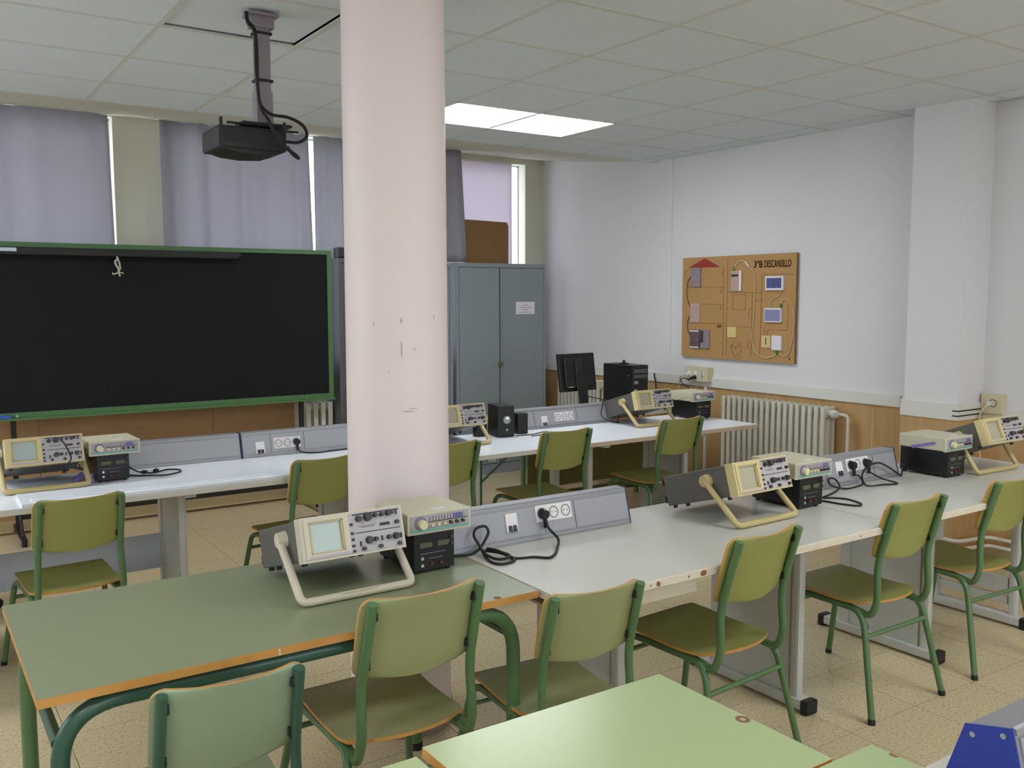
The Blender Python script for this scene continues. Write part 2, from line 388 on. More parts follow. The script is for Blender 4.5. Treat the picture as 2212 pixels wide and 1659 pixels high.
# back wall with windows, left stretch at YB, right recess at YB2
def wall_with_holes(y0, y1, x0, x1, z0, z1, holes, mb):
    xs = sorted({x0, x1}|{h[0] for h in holes}|{h[1] for h in holes})
    for a, c_ in zip(xs, xs[1:]):
        hh = [h for h in holes if h[0] <= a+1e-6 and h[1] >= c_-1e-6]
        if hh: mb.box(a, c_, y0, y1, z0, hh[0][2]); mb.box(a, c_, y0, y1, hh[0][3], z1)
        else: mb.box(a, c_, y0, y1, z0, z1)
W1, W2, W3 = (-1.3, 1.368, 1.05, 2.884), (1.72, 3.35, 1.05, 2.884), (3.75, 5.17, 1.05, 2.88)
mb = MB(); wall_with_holes(YB, YB+.22, XL-.15, 3.42, 0, 3.02, [W1, W2], mb); wall_with_holes(YB2, YB2+.22, 3.42, XR+.15, 0, 3.02, [W3], mb)
mb.box(3.38, 3.42, YB, YB2+.1, 0, 3.02)
wb = struct('wall_back', mb, M_soffit, 'cream back wall with tall curtained windows')
for a, b_ in [(-1.6, -.4), (-.395, .8), (.805, 2.0), (2.005, 2.66)]:
    MB().box(a, b_-.004, YB-.014, YB, .07, .93).build('wainscot_panel', M_wain2, wb)
MB().box(-1.6, 3.38, YB-.02, YB, 0, .07).build('skirting', mat('pale skirting', (170, 150, 112), .5), wb)
struct('trim_5', MB().box(-1.6, 2.58, 6.985, 7.0, 0, .012).box(2.57, 2.585, 6.35, 7.0, 0, .012), mat('brown floor strip', (118, 92, 60), .6), 'thin brown strip on the floor in front of the back wall')
for n, (x0, x1, z0, z1), y in ((1, W1, YB), (2, W2, YB), (3, W3, YB2)):
    m_ = MB(); t = .012
    m_.box(x0, x1, y+.12, y+.18, z0, z0+t).box(x0, x1, y+.12, y+.18, z1-t, z1).box(x0, x0+t, y+.12, y+.18, z0, z1).box(x1-t, x1, y+.12, y+.18, z0, z1)
    if x1-x0 > 2: m_.box((x0+x1)/2-.03, (x0+x1)/2+.03, y+.12, y+.18, z0, z1)
    o = struct('window_%d' % n, m_, M_frame, 'white framed window behind the curtains')
    MB().box(x0+t, x1-t, y+.148, y+.152, z0+t, z1-t).build('pane', M_glass, o)
# round column
b = MB(); seg = 40; cx, cy, r0, r1 = 1.545, 3.06, .190, .188
col = MB().cyl((cx, cy, .0), (cx, cy, ZC+.1), .190, .184, seg=48)
col = struct('column_round', col, M_column, 'round pinkish white column in the middle of the room')
MB().cyl((cx, cy, 0), (cx, cy, .075), .197, .194, seg=40).build('skirting_ring', mat('grey pink skirting', (160, 140, 132), .6), col)
def scuff(ang, z, w_, h_):
    a0 = R(ang); m_ = MB(); vs = []; n = 8
    for k in range(n):
        t = 2*PI*k/n; aa = a0+math.cos(t)*w_/.19/2; zz = z+math.sin(t)*h_/2; rr = .190-.006*zz/2.83+.0012
        vs.append((cx+math.cos(aa)*rr, cy+math.sin(aa)*rr, zz))
    m_.add(vs, [tuple(range(n))]); return m_
sm = MB()
for ang, z, w_, h_ in [(-112, 1.52, .008, .022), (-142, 1.51, .006, .018), (-72, 1.53, .006, .018), (-112, 1.42, .006, .06), (-106, 1.20, .05, .005), (-126, 1.34, .006, .008), (-98, 1.42, .01, .008), (-100, 1.21, .035, .004)]:
    q = scuff(ang, z, w_, h_); sm.add(q.v, q.f)
sm.build('scuff_mark', M_scuff, col)

# ================================================================= LAMPS
def troffer(x, y, label):
    t = thing('ceiling_light', label, 'ceiling light', (x, y, ZC), 0)
    h = MB(); W, D = 1.2, .6
    h.box(.005, W-.005, .005, D-.005, .03, .08).box(0, W, 0, .012, -.004, .06).box(0, W, D-.012, D, -.004, .06).box(0, .012, 0, D, -.004, .06).box(W-.012, W, 0, D, -.004, .06)
    h.build('housing', M_lampbody, t)
    MB().box(.012, W-.012, .012, D-.012, .004, .012).build('diffuser', M_lamp, t)
    lv = MB()
    for k in range(1, 16): lv.box(W*k/16-.001, W*k/16+.001, .012, .05, -.006, .004)
    lv.build('louvre', M_lampbody, t)
troffer(2.785, 4.70, 'bright lit rectangular ceiling light to the right of the column')
for (x, y), l in zip(lamps[1:], ['added unseen ceiling light above the camera, right', 'added unseen ceiling light over the left windows', 'added unseen ceiling light above the camera, left', 'added unseen ceiling light far behind the camera, right', 'added unseen ceiling light far behind the camera, left']):  # unseen troffers added to lift the room brightness
    troffer(x, y, l)

# ================================================================= CURTAINS
def curtain(x0t, x1t, x0b, x1b, y, zt, zb, folds, amp, seed, mat_, label, name='curtain', cat='curtain'):
    rnd = random.Random(seed); n = int(folds*9); m_ = MB(); rows = 10; vs = []; fs = []
    ph = [rnd.uniform(0, 6) for _ in range(4)]
    for j in range(rows+1):
        t = j/rows; z = zt+(zb-zt)*t
        for i in range(n+1):
            u = i/n; x = (x0t+(x1t-x0t)*u)*(1-t)+(x0b+(x1b-x0b)*u)*t
            f = math.sin(u*folds*2*PI+ph[0])+.5*math.sin(u*folds*3.3*PI+ph[1])+.35*math.sin(u*folds*1.1*PI+ph[2]+t)
            yy = y+amp*f*(.7+.5*t); x += .25*amp*math.cos(u*folds*2*PI+ph[0]) if 0 < i < n else 0
            vs.append((x, yy, z-.0*u))
    for j in range(rows):
        for i in range(n): a = j*(n+1)+i; fs.append((a, a+1, a+n+2, a+n+1))
    m_.add(vs, fs, 0, True); o = m_.build(name, mat_)
    md = o.modifiers.new('thick', 'SOLIDIFY'); md.thickness = .003
    return tag(o, label, cat, 'window curtains')
def soff(y): return ZC+(2.945-ZC)*(y-5.83)/(YB2+.1-5.83)
curtain(-1.5, 1.325, -1.5, 1.362, 7.03, soff(7.0)+.004, .98, 9, .018, 3, M_curt, 'grey lilac curtain left of the narrow cream wall strip, above the chalkboard')
curtain(1.665, 2.79, 1.665, 2.835, 7.03, soff(7.0)+.004, .98, 5, .020, 5, M_curt, 'grey lilac curtain behind the projector, right of the cream wall strip')
curtain(2.845, 3.09, 2.85, 3.09, 7.04, soff(7.0)+.004, .98, 1.4, .016, 8, M_curt, 'grey lilac curtain just left of the round column, behind the dark locker')
curtain(3.095, 4.205, 3.095, 4.26, 7.04, soff(7.0)+.004, 1.911, 6, .020, 18, M_curt, 'grey lilac curtain hanging behind the round column, above the cabinets')
curtain(4.0, 5.05, 4.0, 5.05, 7.51, 2.9, 1.0, 2.2, .006, 9, M_blind, 'thin white curtain lit from behind, above the grey cabinet')

# ================================================================= CHALKBOARD
t = thing('chalkboard', 'large black chalkboard in a green frame on a black stand', 'chalkboard', (0, 6.85, 0))
x0, x1, z0, z1 = .38, 2.885, .797, 1.970
MB().box(x0+.03, x1-.03, -.004, .012, z0+.04, z1-.03).build('writing_surface', M_board, t)
MB().box(x0, x1, -.02, .02, z1-.034, z1, bev=.003).build('top_rail', M_bframe, t)
MB().box(x0, x1, -.02, .02, z0, z0+.05, bev=.003).box(x0, x1, -.045, -.02, z0, z0+.016).build('bottom_rail', M_bframe, t)
MB().box(x0, x0+.034, -.018, .018, z0, z1).build('side_rail', M_bframe, t)
MB().box(x1-.036, x1, -.018, .018, z0, z1).build('side_rail', M_bframe, t)
for x in (.63, 2.635):
    s = MB().box(x-.016, x+.016, .03, .06, .04, 1.7).build('post', M_steelblk, t)
    MB().box(x-.016, x+.016, -.30, .22, .03, .055).cyl((x, -.26, 0), (x, -.26, .03), .018).cyl((x, .18, 0), (x, .18, .03), .018).build('foot', M_steelblk, t)
    MB().tube([(x+.0, .045, .30), (x, -.2, .05)], .011, 6).build('brace', M_steelblk, t)
    MB().cyl((x+.02, -.022, z0+.028), (x+.02, -.027, z0+.028), .009).build('bolt', M_chrome, t)
MB().box(.63, 2.635, .035, .055, .115, .145).build('crossbar', M_steelblk, t)
# rolled projection screen on top of it
t = thing('projection_screen', 'rolled up black projection screen case along the top of the chalkboard', 'screen', (0, 6.80, 0))
MB().box(.40, 2.14, -.028, .028, 1.885, 1.935, bev=.01).build('case', M_blackm, t)
MB().box(.40, .69, -.031, -.028, 1.905, 1.928).build('label_plate', M_silver, t)
MB().cyl((2.14, 0, 1.91), (2.155, 0, 1.91), .024).build('end_cap', M_black, t)
m_ = MB().tube(smooth_pts([(1.295, -.035, 1.885), (1.30, -.036, 1.87), (1.283, -.04, 1.85), (1.29, -.045, 1.82), (1.312, -.04, 1.80), (1.31, -.036, 1.84), (1.30, -.036, 1.87)]), .007, 6)
m_.tube(smooth_pts([(1.30, -.04, 1.81), (1.305, -.04, 1.78), (1.27, -.04, 1.765), (1.262, -.04, 1.775)]), .005, 6).tube([(1.303, -.04, 1.78), (1.335, -.04, 1.77)], .004, 6).tube([(1.30, -.04, 1.80), (1.31, -.04, 1.75)], .006, 6)
m_.build('pull_cord', mat('off white cord', (190, 186, 170), .8), t)
tag(MB().box(.42, .615, 6.805, 6.828, .8135, .835, bev=.004).build('board_eraser', M_eraser), 'blue eraser lying on the chalkboard rail', 'eraser')

# ================================================================= CABINETS AND WHAT IS ON THEM
def cabinet(name, x0, x1, y0, y1, h, mt, label, notice=False, lock=True):
    t = thing(name, label, 'cabinet', (x0, y0, 0)); W, D = x1-x0, y1-y0
    MB().box(0, W, .02, D, .0, h).box(0, .03, 0, .02, .0, h).box(W-.03, W, 0, .02, 0, h).box(.03, W-.03, 0, .02, h-.035, h).box(.03, W-.03, 0, .02, 0, .09).build('body', mt, t)
    if W > .5:
        c_ = W/2; z0_, z1_ = .095, h-.04
        MB().box(.034, c_-.033, -.002, .018, z0_, z1_, bev=.003).build('door', mt, t)
        d = MB().box(c_-.026, W-.034, -.002, .018, z0_, z1_, bev=.003).box(c_-.026, c_+.018, -.012, -.002, z0_, z1_).box(c_-.006, c_-.001, -.016, -.012, z0_, z1_).build('door', mt, t)
        MB().box(c_-.030, c_-.026, -.004, -.002, z0_, z1_).box(c_+.018, c_+.023, -.004, -.002, z0_, z1_).build('door_seam', M_cabd, d)
        if lock: MB().cyl((c_-.03, -.012, 1.0), (c_-.03, -.03, 1.0), .022).box(c_-.034, c_-.026, -.034, -.03, .985, 1.015).build('lock', M_brass, d)
        if notice:
            n = MB().box(.632, .839, -.0045, -.0025, 1.449, 1.561).build('notice', M_paper, t, )
            g = MB()
            for k, (a, b_) in enumerate([(.70, .77), (.67, .80), (.70, .77), (.66, .81)]): g.box(a, b_, -.0055, -.0045, 1.528-.022*k, 1.533-.022*k)
            g.build('printed_lines', M_inkg, n)
    return t
cabinet('steel_cabinet', 4.095, 5.065, 6.965, 7.40, 1.905, M_cab, 'tall grey two door steel cabinet with a white notice', True)
cabinet('steel_cabinet', 3.10, 4.058, 6.96, 7.06, 1.90, M_cab, 'tall grey steel cabinet half hidden behind the round column', False)
t = cabinet('locker', 2.945, 3.09, 6.84, 7.0, 1.915, M_cabd, 'narrow dark grey locker between the chalkboard and the column')
tag(MB().box(2.955, 3.12, 6.85, 6.96, 1.9155, 2.0, bev=.012).build('black_case', M_black), 'small black box on top of the dark grey locker', 'box')
cb = MB().prism([(4.275, 1.9055), (4.72, 1.9055), (4.722, 2.25), (4.705, 2.283), (4.255, 2.292)], 'y', 7.075, 7.09).build('hardboard_sheet', M_card)
tag(cb, 'brown hardboard sheet standing on top of the grey cabinet', 'board')

# ================================================================= RADIATORS
def radiator(label, n, pitch, h, loc, rz):
    t = thing('radiator', label, 'radiator', loc, rz)
    prof = []
    s = MB()
    s.box(.006, pitch-.018, 0, .022, 0, h, bev=.005)
    s.box(.006, pitch-.018, .105, .127, 0, h, bev=.005)
    s.box(.010, pitch-.020, .02, .107, h-.075, h-.002, bev=.006).box(.010, pitch-.020, .02, .107, .0, .07)
    s.box(.012, pitch-.022, .052, .074, .07, h-.07)
    s.cyl((0, .063, h-.045), (pitch, .063, h-.045), .024, seg=10).cyl((0, .063, .045), (pitch, .063, .045), .024, seg=10)
    me = s.mesh('radiator_section', M_rad)
    for k in range(n): share('radiator_section', me, t, (k*pitch, 0, 0))
    return t
t = radiator('white column radiator on the right wall under the cardboard panel', 18, .053, .66, (5.225, 4.905, .19), -PI/2)
# local x runs along -Y for rz=-90 deg
v = MB().cyl((.952, .063, .615), (1.0, .063, .615), .026, seg=10).ball((.985, .05, .615), .03)
v.build('valve', M_rad, t)
MB().cyl((.99, .04, .615), (1.01, .0, .62), .012).build('valve_spindle', M_chrome, t)
p = fillet([(1.0, .063, .615), (1.07, .085, .615), (1.07, .085, -.1), (1.07, .085, -.12)], .04)
MB().tube(p, .012, 8).tube([(1.07, .085, -.08), (1.54, .12, -.08)], .012, 8).tube([(1.07, .085, -.13), (1.54, .12, -.13)], .012, 8).build('pipe', M_rad, t)
radiator('small radiator partly hidden behind the right end of the chalkboard', 5, .062, .60, (2.70, 6.965, .16), 0)
radiator('white radiator on the right wall behind the computer monitor', 12, .053, .68, (5.225, 7.0, .17), -PI/2)
t = thing('heating_pipes', 'white pipes running low along the wall beside the pillar', 'pipe', (0, 0, 0))
for dy, z in ((0, .16), (0, .11)):
    MB().tube(fillet([(5.14, 3.5, z), (5.14, 2.94, z), (5.40, 2.90, z), (5.40, 1.6, z)], .05), .012, 8).build('pipe', M_rad, t)
MB().cyl((5.4, 2.75, .16), (5.4, 2.75, .2), .007).build('bleed_tap', M_rad, t)

# ================================================================= BENCHES
def bench(x0, x1, y0, y1, legs, label, edge, modesty=None, marks=(), grp=None, top=None):
    """legs: list of (x, 'panel'|'open'|'rail')"""
    t = thing('work_bench', label, 'bench', (x0, y0, 0), 0, grp); W, D = x1-x0, y1-y0
    MB().box(.001, W-.001, .006, D, .716, .740, 0).build('worktop', top or M_white, t)
    MB().box(.001, W-.001, -.004, .0055, .714, .7405, bev=.003).build('front_edging', edge, t)
    for (x, k) in legs:
        lx = x-x0; L = MB()
        yf, yr = .20, D-.10
        L.box(lx-.019, lx+.019, yf+.005, yf+.045, .04, .70, bev=.012)
        L.build('leg', M_leg, t)
        MB().box(lx-.022, lx+.022, yr-.05, yr, .04, .715).build('leg', M_leg, t)
        MB().box(lx-.025, lx+.025, .05, D-.05, .69, .715).build('top_rail', M_leg, t)
        ft = MB().box(lx-.03, lx+.03, yf-.02, D-.02, .012, .052, bev=.006).build('foot', M_leg, t)
        MB().box(lx-.033, lx+.033, yf-.055, yf-.02, .0, .056, bev=.008).build('foot_cap', M_cap, ft)
        MB().box(lx-.033, lx+.033, D-.02, D+.012, .0, .056, bev=.008).build('foot_cap', M_cap, ft)
        if k == 'panel':
            p = MB().box(lx-.012, lx+.012, yf+.055, yr-.045, .052, .69).build('side_panel', M_leg, t)
            MB().cyl((lx-.0125, yr-.08, .14), (lx-.0145, yr-.08, .14), .008).cyl((lx-.0125, yf+.09, .14), (lx-.0145, yf+.09, .14), .008).cyl((lx-.0125, yr-.08, .6), (lx-.0145, yr-.08, .6), .008).build('screw', M_chrome, p)
        elif k == 'rail':
            MB().box(lx-.014, lx+.014, yf+.05, yr-.045, .16, .23).box(lx-.010, lx+.010, yf+.05, yr-.045, .10, .14).build('side_rail', M_leg, t)
    if modesty:
        for (a, b_, z0_, z1_, mm) in modesty:
            MB().box(a-x0, b_-x0, D-.125, D-.105, z0_, z1_).build('modesty_panel', mm, t)
    for (mx_, w_, col_) in marks:
        m_ = MB(); n = 7; pts = []
        for k in range(n):
            a = 2*PI*k/n; rr = random.uniform(.75, 1.1); pts.append((mx_-x0+math.cos(a)*w_*rr, .727+math.sin(a)*min(w_, .011)*rr))
        m_.prism(pts, 'y', -.0052, -.0035); m_.build('chip', col_, t)
    return t
# second row (white part), green table stands left of it
G2 = 'white benches of the middle row'
AB = bench(1.545, 3.13, 2.03, 2.79, [(1.94, 'panel'), (2.85, 'panel')], 'white bench butting against the green table, chipped and stained front edge', M_wedge,
      [(1.99, 2.8, .46, .69, M_leg)], [(1.80, .010, M_chip), (1.90, .010, M_chip), (1.87, .003, M_chip), (2.03, .004, M_chip), (2.095, .016, M_plug), (2.50, .010, M_chip), (2.90, .003, M_chip)], G2)
bench(3.132, 4.80, 2.03, 2.79, [(3.72, 'panel'), (4.46, 'rail')], 'white bench at the right end of the middle row, nearest the pillar', M_wedge, None, [(3.26, .004, M_cap)], G2)
# drawer-like shelf rail under the first bench
MB().box(.055, .555, .03, .07, .660, .7135).box(.055, .555, .07, .47, .66, .668).build('cable_tray', M_wedge, AB)
G3 = 'white benches of the back row'
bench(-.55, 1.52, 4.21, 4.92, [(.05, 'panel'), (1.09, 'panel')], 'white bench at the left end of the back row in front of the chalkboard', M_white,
      [(-.5, 1.07, .235, .41, M_legblue)], [], G3, M_white_sheen)
bench(1.522, 3.15, 4.21, 4.92, [(1.95, 'panel'), (2.73, 'open')], 'white bench of the back row behind the round column', M_white, None, [], G3, M_white_sheen)
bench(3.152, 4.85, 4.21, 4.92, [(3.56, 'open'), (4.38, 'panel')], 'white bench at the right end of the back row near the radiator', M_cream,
      [(3.6, 4.36, .33, .36, M_cream)], [], G3, M_white_sheen)
tag(MB().box(.40, 1.55, 4.215, 4.45, .7405, .756, bev=.003).box(.44, 1.50, 4.25, 4.30, .756, .764, bev=.002).build('white_board_strip', M_white_sheen), 'long white board strip lying along the front of the back left bench', 'board')

# bench power trunking
def trunking(x0, x1, yf, label, end='navy', lidx=(), sw=None, so=None, w_top=.052, h=.132, grp='sloped grey trunking along the benches', slope=.035, zb=.7405, drop=0):
    t = thing('power_trunking', label, 'trunking', (x0, yf, zb), 0, grp); W = x1-x0; y1 = slope+w_top; yb = y1+.035
    prof = [(0, 0), (slope, h), (y1, h-drop), (yb, 0)]
    MB().prism(prof, 'x', .004, W-.004).build('body', M_duct, t)
    def fc(z): return slope*z/h    # y of the sloping face at height z
    for i, (a, b_) in enumerate(lidx):
        MB().prism([(fc(.02)-.0035, .02), (fc(h-.018)-.0035, h-.018), (fc(h-.018)+.001, h-.018), (fc(.02)+.001, .02)], 'x', a-x0, b_-x0).build('cover', M_ductlid, t)
    MB().prism([(fc(.004)-.004, .004), (fc(.014)-.004, .014), (fc(.014)+.002, .014), (fc(.004)+.002, .004)], 'x', .01, W-.01).prism([(fc(h-.012)-.003, h-.012), (fc(h-.002)-.003, h-.002), (fc(h)+.002, h+.001), (fc(h-.012)+.002, h-.012)], 'x', .01, W-.01).build('rib', M_duct, t)
    ec = {'navy': M_navy, 'blue': M_blue, 'grey': M_duct}[end]
    for a in (0, W-.004):
        MB().prism([(-.002, 0), (slope-.002, h+.002), (y1+.002, h-drop+.002), (yb+.002, 0)], 'x', a, a+.004).build('end_cap', ec, t)
    if sw is not None:
        sx, sz = sw; sx -= x0
        s_ = MB().prism([(fc(sz-.032)-.009, sz-.032), (fc(sz+.03)-.009, sz+.03), (fc(sz+.03), sz+.03), (fc(sz-.032), sz-.032)], 'x', sx-.024, sx+.024).build('switch', M_socket, t)
        MB().prism([(fc(sz-.03)-.016, sz-.030), (fc(sz-.01)-.012, sz-.010), (fc(sz-.01), sz-.01), (fc(sz-.03), sz-.03)], 'x', sx-.016, sx-.003).prism([(fc(sz-.03)-.016, sz-.030), (fc(sz-.01)-.012, sz-.010), (fc(sz-.01), sz-.01), (fc(sz-.03), sz-.03)], 'x', sx+.003, sx+.016).build('rocker', M_sw, s_)
    if so is not None:
        a, b_, sz = so; a -= x0; b_ -= x0
        s_ = MB().prism([(fc(sz-.028)-.007, sz-.028), (fc(sz+.028)-.007, sz+.028), (fc(sz+.028), sz+.028), (fc(sz-.028), sz-.028)], 'x', a, b_).build('socket_strip', M_socket, t)
        for k in range(3):
            c_ = a+(b_-a)*(k+.5)/3; y_ = fc(sz)-.008
            m_ = MB().tube([(c_+.019*math.cos(q), y_+fc(sz+.019*math.sin(q))-fc(sz), sz+.019*math.sin(q)) for q in [2*PI*i/16 for i in range(16)]], .0022, 5, closed=True)
            for dx in (-.008, .008): m_.cyl((c_+dx, y_-.0005, sz), (c_+dx, y_+.003, sz), .0028, seg=8)
            m_.build('socket', M_hole, s_)
    return t
T1 = trunking(1.50, 2.305, 2.612, 'sloped grey trunking of the bench behind the curled cable, one black plug in it', lidx=[(1.52, 1.90), (1.906, 2.04), (2.046, 2.295)], sw=(1.762, .075), so=(1.868, 2.028, .088))
trunking(3.14, 3.985, 2.585, 'sloped grey trunking with two black plugs, left of the stacked instruments by the pillar', lidx=[(3.15, 3.45), (3.456, 3.80), (3.806, 3.975)], sw=(3.545, .08), so=(3.60, 3.765, .088))
trunking(.93, 1.518, 4.86, 'plain lilac grey trunking right of the cream signal generator', lidx=[(.94, 1.51)])
trunking(1.522, 2.60, 4.86, 'sloped grey trunking left of the column, with one plug', lidx=[(1.53, 1.68), (1.686, 1.87), (1.876, 2.58)], sw=(1.622, .05), so=(1.70, 1.852, .065))
trunking(3.20, 4.11, 4.86, 'sloped grey trunking between the black speaker and the far oscilloscope', lidx=[(3.21, 3.45), (3.456, 3.80), (3.806, 4.10)], sw=(3.53, .05), so=(3.62, 3.775, .068))
# stains on the wall side
# ---------------- foreground right bench with blue-capped trunking
bench(1.528, 2.9, .16, .917, [(1.75, 'panel')], 'white bench in the bottom right corner of the view', M_wedge, None, [], 'white benches of the front row')
T5 = trunking(1.532, 2.85, .735, 'grey trunking with a bright blue end cap in the bottom right corner', 'blue', lidx=[(1.55, 2.4)], w_top=.078, h=.130, slope=.033, drop=.022)
MB().cyl((-.0003, .045, .114), (-.002, .045, .114), .005).cyl((-.0003, .098, .096), (-.002, .098, .096), .005).build('cap_screw', M_silver, T5)

# ================================================================= GREEN TABLE OF THE MIDDLE ROW
t = thing('green_table', 'long green topped table with orange edge holding the nearest oscilloscope', 'table', (0, 0, 0))
MB().box(.212, 1.538, 2.148, 2.885, .719, .7400, 0, topmi=1).build('tabletop', [M_edge, M_green], t)
MB().box(.212, 1.538, 2.146, 2.1481, .7195, .7385).build('edge_band', M_edge, t)
for k, y in enumerate((2.180, 2.80)):
    for x, s in ((.255, 1), (1.468, -1)):
        MB().tube(fillet([(x, y, .02), (x, y, .695), (x+s*.3, y, .695)], .14, 10), .0205, 14).build('leg', M_tube2 if k == 0 and s == 1 else M_tube, t)
        MB().cyl((x, y, 0), (x, y, .025), .023).build('foot_cap', M_cap, t)
    MB().tube([(.55, y, .695), (1.20, y, .695)], .0205, 12).build('long_rail', M_tube2, t)
for x in (.255, 1.468): MB().tube([(x, 2.20, .61), (x, 2.78, .61)], .014, 10).build('side_rail', M_tube2, t)
MB().prism([(1.40+.012*math.cos(a), 2.16+.012*math.sin(a)) for a in [k*PI/5 for k in range(10)]], 'z', .74, .7404).build('chip', M_chip, t)
MB().prism([(.748, .7205), (.752, .7205), (.751, .738), (.747, .738)], 'y', 2.1452, 2.146).build('edge_joint', M_wedge, t)

# ================================================================= FOREGROUND DESKS
def desk(x0, x1, y0, y1, z, label, m_top=M_dgreen):
    t = thing('school_desk', label, 'desk', (x0, y0, 0), 0, 'pale green school desks in the foreground'); W, D = x1-x0, y1-y0
    MB().box(0, W, 0, D, z-.02, z, 0, topmi=1).build('desktop', [M_edge, m_top], t)
    for x, s in ((.05, 1), (W-.05, -1)):
        for y in (.05, D-.05):
            MB().tube(fillet([(x, y, .0), (x, y, z-.034), (x+s*.15, y, z-.034)], .05, 6), .0125, 10).build('leg', M_tube, t)
        MB().tube([(x, .06, .15), (x, D-.06, .15)], .01, 8).build('side_rail', M_tube, t)
    MB().box(.08, W-.08, .06, D-.08, z-.16, z-.155).box(.08, W-.08, D-.085, D-.08, z-.16, z-.035).box(.08, .085, .06, D-.08, z-.16, z-.035).box(W-.085, W-.08, .06, D-.08, z-.16, z-.035).build('book_tray', M_tube, t)
    return t
t = desk(.800, 1.415, 1.032, 1.502, .740, 'pale green school desk in the foreground centre with a small brown ring mark')
cxr, cyr = .599, .205
pts = []
m_ = MB(); vs = []; n = 20
for rr in (.016, .0065):
    for k in range(n): a = 2*PI*k/n; vs.append((cxr+math.cos(a)*rr*.9, cyr+math.sin(a)*rr, .7404))
m_.add(vs, [(k, (k+1) % n, n+(k+1) % n, n+k) for k in range(n)]); m_.build('ring_mark', M_chip, t, (0, 0, 0))
desk(.165, .780, 1.018, 1.488, .733, 'pale green school desk left of the foreground centre desk')
t = desk(.910, 1.523, .555, 1.025, .740, 'pale green school desk at the bottom edge, in front of the others')
MB().prism([(.605, .415), (.614, .41), (.614, .43), (.606, .428)], 'z', .74, .7404).build('chip', M_chip, t)

# ================================================================= CHAIRS
def seat_mesh():
    m_ = MB(); nx, ny = 10, 12; T = .010; W = .180; y0, y1 = .07, .485
    def hw(t):
        # half width along the depth: rounded rear corners, slightly rounded front
        a = W
        if t < .16: a = W*(.62+.38*math.sqrt(max(0, 1-((.16-t)/.16)**2)))
        if t > .95: a = W*(1-.10*((t-.95)/.05)**2)
        return a
    def z(u, t):
        return .427-.013*math.sin(min(t/.75, 1)*PI)*(1-.3*u*u)+(.004*(1-((t-.85)/.15)**2) if t > .85 else 0)*1.0-(.012*((t-.88)/.12)**2 if t > .88 else 0)
    top, bot = [], []
    for j in range(ny+1):
        t = j/ny; t = t if j else 0.0
        for i in range(nx+1):
            u = -1+2*i/nx
            y = y0+(y1-y0)*t-(.018*(1-u*u) if t == 0 else .018*(1-u*u)*(1-t)**3)
            top.append((u*hw(t), y, z(u, t))); bot.append((u*hw(t), y, z(u, t)-T))
    n = (nx+1)
    fs = [(j*n+i, j*n+i+1, (j+1)*n+i+1, (j+1)*n+i) for j in range(ny) for i in range(nx)]
    m_.add(top, fs, 0, True); m_.add(bot, [f[::-1] for f in fs], 0, True)
    ring = [i for i in range(n)]+[j*n+nx for j in range(1, ny+1)]+[ny*n+i for i in range(nx-1, -1, -1)]+[j*n for j in range(ny-1, 0, -1)]
    vs = [top[i] for i in ring]+[bot[i] for i in ring]; k = len(ring)
    m_.add(vs, [(i, (i+1) % k, k+(i+1) % k, k+i) for i in range(k)], 1)
    return m_
def back_mesh():
    m_ = MB(); nx, nz = 20, 18; T = .010; W = .176; z0, z1 = .602, .822
    F, B = [], []
    for j in range(nz+1):
        v = (1-math.cos(PI*j/nz))/2
        for i in range(nx+1):
            u = -1+2*i/nx
            e_ = max(0, (abs(v-.5)-.36)/.14); w_ = W-.034*(1-math.sqrt(max(0, 1-min(1, e_)**2)))
            z = z0+(z1-z0)*v-.012*(1-u*u)*(1 if v < .5 else .0)*(1-2*v)-.006*(1-u*u)*(v > .5)*(2*v-1)
            y = .060-.062*v+.012*(1-v)*v-.030*(1-u*u)+.002
            F.append((u*w_, y+T/2, z)); B.append((u*w_, y-T/2, z))
    n = nx+1; fs = [(j*n+i, j*n+i+1, (j+1)*n+i+1, (j+1)*n+i) for j in range(nz) for i in range(nx)]
    m_.add(F, fs, 0, True); m_.add(B, [f[::-1] for f in fs], 0, True)
    ring = [i for i in range(n)]+[j*n+nx for j in range(1, nz+1)]+[nz*n+i for i in range(nx-1, -1, -1)]+[j*n for j in range(nz-1, 0, -1)]
    vs = [F[i] for i in ring]+[B[i] for i in ring]; k = len(ring)
    m_.add(vs, [(i, (i+1) % k, k+(i+1) % k, k+i) for i in range(k)], 1)
    return m_
